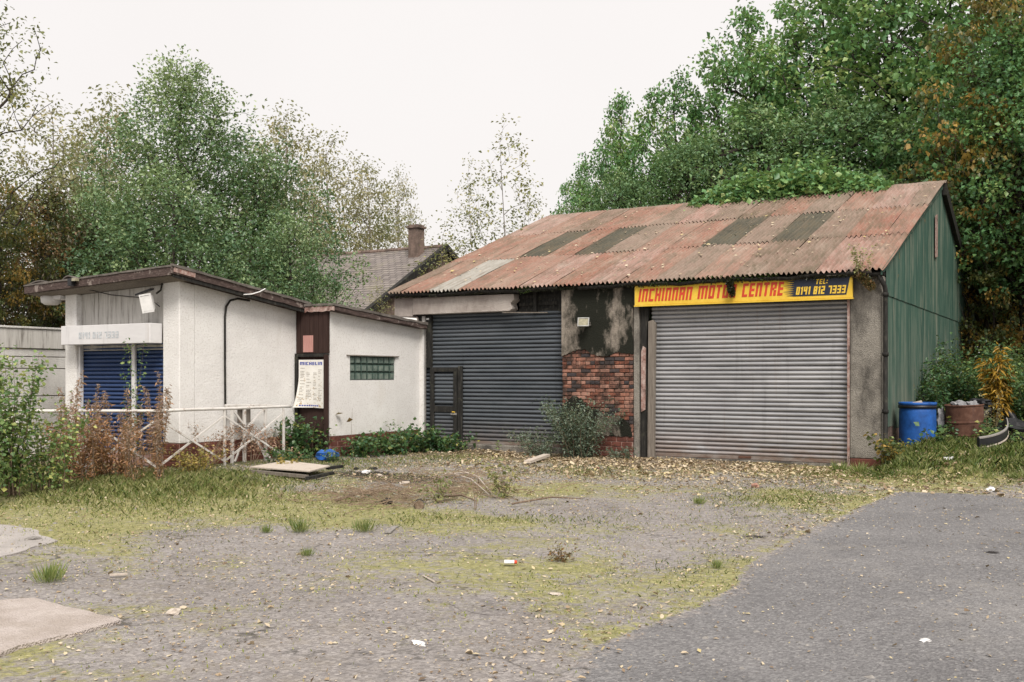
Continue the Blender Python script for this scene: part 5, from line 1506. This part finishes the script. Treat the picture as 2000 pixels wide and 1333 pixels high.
# moss cushions: short dense shoots
mx_, my_, rg = scatter(460000, -16, 6.5, -17.5, -.6, 1, .60, 41)
pt = np.sin(mx_*9 + 3*np.sin(my_*5))*np.sin(my_*11 + 3*np.sin(mx_*6)) + .6*np.sin(mx_*23 + my_*17)*np.sin(my_*29 - mx_*13)
ok = pt > rg.normal(.15, .35, len(mx_))
mx_, my_ = mx_[ok], my_[ok]; n = len(mx_)
D = rg.normal(0, .6, (n, 3)); D[:, 2] = 1; D = unit(D)
v, f = leaf_arrays(np.stack([mx_, my_, height(mx_, my_) - .002], 1), D, unit(rg.normal(size=(n, 3))), rg.uniform(.010, .032, n), .38, .05)
tag(part('moss', np_mesh('moss', v, f, L_YMOSS, {'tint': np.repeat(np.clip(rg.normal(.5, .28, n), 0, 1), 4)}), None), 'yellow-green moss cushions spreading over the old asphalt', 'moss', None, 'stuff')
# small stones and grit on the old surface
rg = np.random.default_rng(22)
n = 16000
sx_ = rg.uniform(-14, 7, n); sy_ = rg.uniform(-18.3, -1.2, n); pxs, pys = to_px(sx_, sy_)
sd_ = sdf(apron, sx_, sy_)
ok = (pys < 1400) & (sd_ < rg.uniform(-.3, 6, n)) & ((np.abs(sd_) < .3) | (rg.random(n) < .62)) & ~((sx_ < -10.4) & (sy_ > -6.6))
sx_, sy_ = sx_[ok], sy_[ok]; n = len(sx_)
octv = np.array([(1,0,0),(-1,0,0),(0,1,0),(0,-1,0),(0,0,1)], float)
octf = np.array([(0,2,4),(2,1,4),(1,3,4),(3,0,4)])
r_ = np.clip(rg.lognormal(math.log(.008), .62, n), .003, .045)
V = octv[None]*r_[:, None, None]*rg.uniform(.6, 1.3, (n, 5, 3)); V[:, :, 2] *= .6
V += np.stack([sx_, sy_, height(sx_, sy_)], 1)[:, None, :]
Fq = (octf[None] + (np.arange(n)*5)[:, None, None]).reshape(-1, 3)
tag(part('gravel', np_mesh('gravel', V.reshape(-1, 3), Fq, M_STONE), None), 'loose grit and small stones on the old asphalt', 'gravel', None, 'stuff')
# leaves lying on the roof
rg = np.random.default_rng(23); n = 420
rx_ = rg.uniform(-11, 0, n); ry_ = rg.uniform(-.1, 7.8, n)
P = np.stack([rx_, ry_, np.array([roofz(v_) for v_ in ry_]) + .05], 1)
D = rg.normal(size=(n, 3)); D[:, 2] = D[:, 1]*RK; D = unit(D)
U = np.tile(np.array([0, -RK, 1.0]), (n, 1)) + rg.normal(0, .2, (n, 3)); U = unit(U)
v, f = leaf_arrays(P, D, U, np.clip(rg.lognormal(math.log(.055), .4, n), .02, .12), .7, .1, -.1)
tag(part('fallen_leaves', np_mesh('fallen_leaves', v, f, L_LITTER, {'tint': np.repeat(rg.uniform(.4, 1, n), 4)}), None), 'fallen leaves lying on the corrugated roof', 'leaves', None, 'stuff')
# tufts
def tuft(px, py, h, n, lab, seed):
    rg = np.random.default_rng(seed); x, y = gp(px, py)
    P = np.zeros((n, 3)); P[:, :2] = rg.normal(0, .045, (n, 2))*h/.2
    D = rg.normal(0, .5, (n, 3)); D[:, :2] += P[:, :2]*5; D[:, 2] = 1.1; D = unit(D)
    v, f = leaf_arrays(P, D, unit(rg.normal(size=(n, 3))), h*rg.uniform(.5, 1.1, n), .05, 0, 0)
    o = part('grass_tuft', np_mesh('grass_tuft', v, f, L_GRASS, {'tint': np.repeat(np.clip(rg.normal(.42, .25, n), 0, 1), 4)}), None, (x, y, hz(x, y)))
    return tag(o, lab, 'grass tuft', 'grass tufts on the yard')
for k, (px, py, h, lab) in enumerate([(585,1040,.20,'green grass tuft left of the yard centre, larger of the pair'),(712,1042,.17,'green grass tuft between the yard centre and the slate piece'),(520,1040,.11,'small grass tuft leftmost in the row of tufts'),(97,1138,.20,'grass tuft near the pale concrete slab at left'),(598,1086,.10,'small low tuft in front of the row of tufts'),(1400,1110,.10,'low tuft by the edge of the new tarmac'),(1365,985,.14,'tuft near the brick pier on the leaf-strewn strip'),(1640,920,.22,'grass tuft at the foot of the right shutter'),(1680,925,.26,'grass tuft at the foot of the end pier')]):
    tuft(px, py, h, 150, lab, 300+k)
for k in range(26):
    x, y = random.uniform(.15, 3.2), random.uniform(-1.9, .7)
    if k < 26:
        rgk = np.random.default_rng(400+k); n = 130
        P = np.zeros((n, 3)); P[:, :2] = rgk.normal(0, .065, (n, 2))
        D = rgk.normal(0, .5, (n, 3)); D[:, 2] = .9; D = unit(D)
        v, f = leaf_arrays(P, D, unit(rgk.normal(size=(n, 3))), rgk.uniform(.06, .19, n), .035, 0, 0)
        tag(part('grass_tuft', np_mesh('grass_tuft', v, f, L_GRASS, {'tint': np.repeat(np.clip(rgk.normal(.42, .22, n), 0, 1), 4)}), None, (x, y, hz(x, y))), 'long green grass tuft on the bank beside the gable', 'grass tuft', 'long grass on the bank')
# ================================================================== BARRELS AND JUNK
bx, by = at(1792, 19.7); bz = hz(bx, by)
br = thing('barrel', 'blue plastic barrel standing in the grass by the green gable', 'barrel', (bx, by, bz-.06))
G().lathe([(.30,0),(.325,.03),(.335,.25),(.338,.55),(.335,.80),(.325,.90),(.318,.905),(.318,.925),(.345,.93),(.35,.96),(.345,.985),(.315,.985),(.308,.93),(.30,.70),(.01,.69)], 32).build('barrel_body', M_BLUEP, br, smooth=True)
G().lathe([(.336,0),(.352,.004),(.355,.03),(.352,.055),(.336,.06)], 32, (0,0,.87)).build('clamp_ring', M_BLACKP, br, smooth=True)
vs = [(0,0,.80),(-.2,-.1,.90),(.05,-.2,.97),(.15,.05,1.0),(-.05,.15,.92),(.2,-.12,.9)]
tag(G().hexa([(bx-.2,by-.1,bz+.76),(bx+.1,by-.18,bz+.78),(bx+.12,by+.12,bz+.8),(bx-.15,by+.15,bz+.78),(bx-.12,by-.08,bz+.90),(bx+.05,by-.1,bz+.95),(bx+.06,by+.08,bz+.96),(bx-.1,by+.09,bz+.92)]).build('rubbish_bag', M_PLY), 'crumpled pale rubbish inside the blue barrel', 'rubbish')
rx, ry = at(1886, 19.9); rz0 = hz(rx, ry)
rd = thing('oil_drum', 'rusty steel drum filled with rubbish, right of the blue barrel', 'drum', (rx, ry, rz0+.0))
rd.rotation_euler = (R(2), R(-2), 0)
G().lathe([(.345,0),(.352,.02),(.345,.03),(.345,.12),(.352,.13),(.354,.14),(.352,.15),(.345,.16),(.345,.36),(.354,.37),(.357,.385),(.354,.40),(.345,.41),(.345,.69),(.358,.70),(.360,.715),(.350,.725),(.338,.715),(.335,.5),(.01,.48)], 72).build('drum_body', M_DRUM, rd)
def crumple(name, c, r, mat, seed, lab, cat, flat=.6, sub=3):
    rr = random.Random(seed); bm = bmesh.new()
    bmesh.ops.create_icosphere(bm, subdivisions=sub, radius=1)
    ph = [rr.uniform(0, 6.28) for _ in range(6)]
    for v in bm.verts:
        p = v.co; k = 1 + .22*math.sin(4*p.x+ph[0])*math.sin(5*p.y+ph[1]) + .15*math.sin(9*p.z+ph[2]+3*p.x) + rr.uniform(-.10, .10)
        v.co = Vector((p.x*k*r[0], p.y*k*r[1], p.z*k*r[2]))
    me = bpy.data.meshes.new(name); bm.to_mesh(me); bm.free(); me.materials.append(mat)
    o = part(name, me, None, c, (0, 0, rr.uniform(0, 6)))
    return tag(o, lab, cat)
crumple('rubbish_bag', (rx-.12, ry-.05, rz0+.66), (.15,.14,.13), M_GREYP, 1, 'grey crumpled plastic poking out of the rusty drum', 'rubbish')
crumple('rubbish_bag', (rx+.12, ry+.06, rz0+.67), (.13,.12,.11), M_GREYP, 2, 'second pale scrap in the rusty drum, at its right side', 'rubbish')
crumple('rubbish_bag', (rx+.22, ry+.3, rz0+.74), (.22,.2,.10), M_BLACKP, 3, 'black plastic heaped behind the rim of the rusty drum', 'rubbish')
crumple('rubbish_bag', (rx-.42, ry-.02, rz0+.40), (.07,.12,.26), M_GREYP, 4, 'grey-white plastic sheet wedged between barrel and drum', 'rubbish')
x, y = at(1985, 19.2)
crumple('bin_bag', (x, y, hz(x,y)+.18), (.62,.40,.26), M_BLACKP, 5, 'large black plastic sheet lying at the right edge of the bank', 'rubbish')
x, y = at(1950, 21.2)
def ring_arc(g, c, r, t0, t1, tube, tilt):
    pts = []
    for i in range(15):
        t = t0 + (t1-t0)*i/14
        p = Vector((r*math.cos(t), r*math.sin(t), 0)); p.rotate(Euler(tilt)); pts.append(Vector(c) + p)
    return g.tube(pts, tube, 8)
tag(ring_arc(G(), (x, y, hz(x,y)+.30), .34, 0, 2*math.pi, .085, (R(70), R(20), R(20))).build('tyre', M_BLACKP, None, smooth=True), 'old black tyre leaning in the undergrowth right of the drum', 'tyre')
# car bumper
x0, y0 = at(1908, 17.9); x1, y1 = at(1962, 18.9)
def bumper(prof, mat, name, par):
    vs = []; n = 14
    for i in range(n+1):
        t = i/n; px_ = x0 + (x1-x0)*t; py_ = y0 + (y1-y0)*t
        z = hz(x0, y0) + .06 + .30*t**1.5
        for (o_, dz) in prof: vs.append((px_ + .5*o_ + .18*math.sin(math.pi*t), py_ - .86*o_, z + dz))
    m_ = len(prof)
    fs = [(i*m_+j, i*m_+(j+1) % m_, (i+1)*m_+(j+1) % m_, (i+1)*m_+j) for i in range(n) for j in range(m_)]
    fs += [tuple(range(m_)), tuple(range(n*m_+m_-1, n*m_-1, -1))]
    return G().add(vs, fs).build(name, mat, par, smooth=False)
bp = thing('car_bumper', 'black car bumper with pale trim lying on the grass bank', 'bumper')
bumper([(.05,0),(.10,.02),(.10,.16),(.05,.19),(0,.18),(0,.01)], M_BLACKP, 'bumper_shell', bp)
bumper([(.102,-.01),(.115,-.005),(.115,.018),(.102,.022)], M_PLY, 'trim_strip', bp)
bumper([(.102,.16),(.110,.163),(.110,.183),(.06,.198),(.06,.192)], M_GUIDE, 'trim_strip', bp)
# crushed blue jerrycan
x, y = gp(640, 903); 
jc = crumple('jerrycan', (x, y, .12), (.23,.14,.125), M_BLUEP, 8, 'crushed blue plastic container on the grass by the brown door', 'container', sub=2)
# plywood sheet
pw = [gp(487,925), gp(560,914), gp(645,926), gp(605,938)]
tag(G().prism([pw[0], pw[3], pw[2], pw[1]], lambda u, v, d: (u, v, d + .10 + .03*math.sin(u*3)), 0, .02).build('plywood_sheet', M_PLY), 'weathered plywood sheet lying on the grass left of the debris', 'board')
for k, (a_, b_, z) in enumerate((((490,927),(600,938),.055),((600,941),(650,930),.05),((640,925),(668,921),.09))):
    p, q = gp(*a_), gp(*b_)
    lab = ['dark batten under the front edge of the plywood', 'short dark batten at the right corner of the plywood', 'burnt black plank end beside the plywood'][k]
    tag(G().bar((*p, z), (*q, z), .07, .05).build('batten', (M_GREYT, M_BLACKT, M_BLACKT)[k]), lab, 'plank')
# debris heap
rr = random.Random(77); g = G()
for k in range(620):
    cx_, cy_, sx_2 = rr.choice([(690,972,75),(820,962,90),(940,952,60),(760,985,70),(900,930,60)])
    px = rr.gauss(cx_, sx_2); py = rr.gauss(cy_, 11)
    if py < 918 or py > 1000: continue
    x, y = gp(px, py); L = rr.uniform(.10, .65); th = rr.uniform(0, 6.28); el = rr.uniform(-.05, .22)
    p = Vector((x, y, .01 + rr.random()**2*.17*max(0, 1-((px-790)/190)**2))); d = Vector((math.cos(th)*math.cos(el), math.sin(th)*math.cos(el), math.sin(el)))
    m1 = p + d*L*.5 + Vector((rr.uniform(-.04,.04), rr.uniform(-.04,.04), .02))
    r0 = rr.uniform(.0025, .008)
    g.tube([p, m1, p + d*L], [r0, r0*.8, r0*.4], 4, False)
o = g.build('twigs', M_STICKP)
tag(o, 'heap of dead twigs and burnt brush in the middle of the yard', 'twigs', None, 'stuff')
sticks = [((655,985),(760,962),.02,'brown stick pointing left out of the debris heap'),((880,930),(955,972),.014,'long straw stalk leaning right over the debris'),((900,925),(960,968),.012,'straw stalk beside the long leaning one'),((1000,992),(1135,980),.013,'thin curved stick lying on bare asphalt right of the heap'),((860,978),(930,985),.018,'stick at the right front of the heap'),((700,968),(800,975),.016,'stick lying across the middle of the heap'),((870,932),(945,940),.02,'pale batten at the back right of the heap')]
for k, (a_, b_, r0, lab) in enumerate(sticks):
    p, q = Vector((*gp(*a_), .05)), Vector((*gp(*b_), .04)); md = p.lerp(q, .5) + Vector((.03, .05, .05))
    tag(G().tube([p, md, q], [r0, r0*.9, r0*.5], 6).build('stick', (M_STICK, M_PLY)[k in (1, 2, 6)]), lab, 'stick')
x, y = gp(819, 995)
lg = thing('log', 'short cut log end at the front of the debris heap', 'log', (x, y, .06), .6)
G().tube([(0,-.09,0),(0,.12,.0)], [.065,.06], 14, False).build('bark', M_BARK, lg, smooth=True)
G().tube([(0,-.092,0),(0,-.088,0)], [.06,.06], 14).build('cut_face', M_STICK, lg)
for k, (px, py, r, mat, lab, cat) in enumerate([
        (715,924,(.10,.07,.04),M_WHITEP,'white scrap beside the burnt plank','scrap'),(742,930,(.09,.06,.03),M_PLY,'pale scrap in the ashes','scrap'),(790,945,(.12,.08,.03),M_PLY,'pale flat scrap in the middle of the ashes','scrap'),
        (695,917,(.08,.05,.03),M_BLACKT,'charred lump left in the ashes','lump'),(778,958,(.07,.06,.05),M_STONE,'grey stone on top of the debris heap','stone'),(757,985,(.10,.07,.05),M_BLACKT,'charred lump at the front of the heap','lump'),
        (1165,918,(.06,.05,.04),M_BR1,'orange brick fragment near the brick pier','rubble'),(1475,955,(.09,.06,.04),M_BR3,'pinkish rubble on the leaf strip before the right shutter','rubble'),(730,917,(.08,.06,.03),M_BLACKT,'small charred lump at the back of the ashes','lump'),(1855,930,(.10,.07,.05),M_WHITEP,'white scrap on the grass bank','scrap'),(1998,905,(.10,.06,.05),M_WHITEP,'white scrap at the right edge of the grass','scrap'),
        (1935,962,(.11,.07,.04),M_WHITEP,'white wrapper at the edge of the new tarmac','wrapper'),(1083,1162,(.055,.04,.008),M_PLY,'flat cream scrap on the old asphalt','scrap'),(1807,1254,(.035,.028,.012),M_WHITEP,'white scrap on the new tarmac at right','scrap'),(818,1260,(.07,.035,.012),M_WHITEP,'pale flattened wrapper near the bottom centre','wrapper'),(340,1200,(.05,.035,.03),M_PLY,'pale stone beside the concrete slab','stone'),(64,1058,(.08,.04,.025),M_STONE,'grey lump on the grey slab at left','lump')]):
    x, y = gp(px, py)
    crumple('rubble' if cat in ('rubble', 'stone', 'lump') else 'litter', (x, y, hz(x, y) + r[2]*.55 + (.015 if px == 64 else 0)), r, mat, 500+k, lab, cat, sub=2)
# slate piece, cup, plank, yellow stick
p, q = gp(757,1046), gp(772,1034)
tag(G().bar((*p, .03), (*q, .03), .07, .016).build('slate_piece', M_STONE), 'broken grey slate lying by the grass tufts', 'slate')
cx, cy = gp(1001, 1106)
cu = thing('paper_cup', 'crushed white and red paper cup lying on the old asphalt', 'cup', (cx, cy, .035))
cu.rotation_euler = (0, R(90), R(28)); cu.scale = (.55, .9, .8)
G().lathe([(.036,-.09),(.033,-.03),(.029,.02)], 16).build('cup_body', M_WHITEP, cu, smooth=True)
G().lathe([(.029,.021),(.027,.05),(.001,.051)], 16).build('cup_base', M_RED, cu, smooth=True)
p, q = gp(1030,909), gp(1068,899)
tag(G().bar((*p, .06), (*q, .10), .14, .05).build('plank', M_PLY), 'pale plank stub lying before the left shutter', 'plank')
p, q = gp(214,1128), gp(249,1126)
tag(G().bar((*p, .02), (*q, .02), .022, .015).build('stick', M_PLY), 'pale yellowish stick on the moss at left', 'stick')
p, q = gp(826,1128), gp(848,1141)
tag(G().tube([(*p, .015), (*q, .02)], .007, 5).build('stick', M_PLY), 'short pale twig on the asphalt centre', 'stick')

# ------------------------------------------------------------------ put each empty at the foot of its thing
bpy.context.view_layer.update()
for o in list(scene.objects):
    if o.type == 'EMPTY' and o.parent is None and o.location.length < 1e-6 and o.name != 'garage':
        mn, mx = Vector((1e9,)*3), Vector((-1e9,)*3)
        for ch in o.children:
            for c_ in ch.bound_box:
                w_ = ch.matrix_world @ Vector(c_)
                mn = Vector(map(min, mn, w_)); mx = Vector(map(max, mx, w_))
        b_ = Vector(((mn.x+mx.x)/2, (mn.y+mx.y)/2, mn.z))
        o.location = b_
        for ch in o.children: ch.location = ch.location - b_
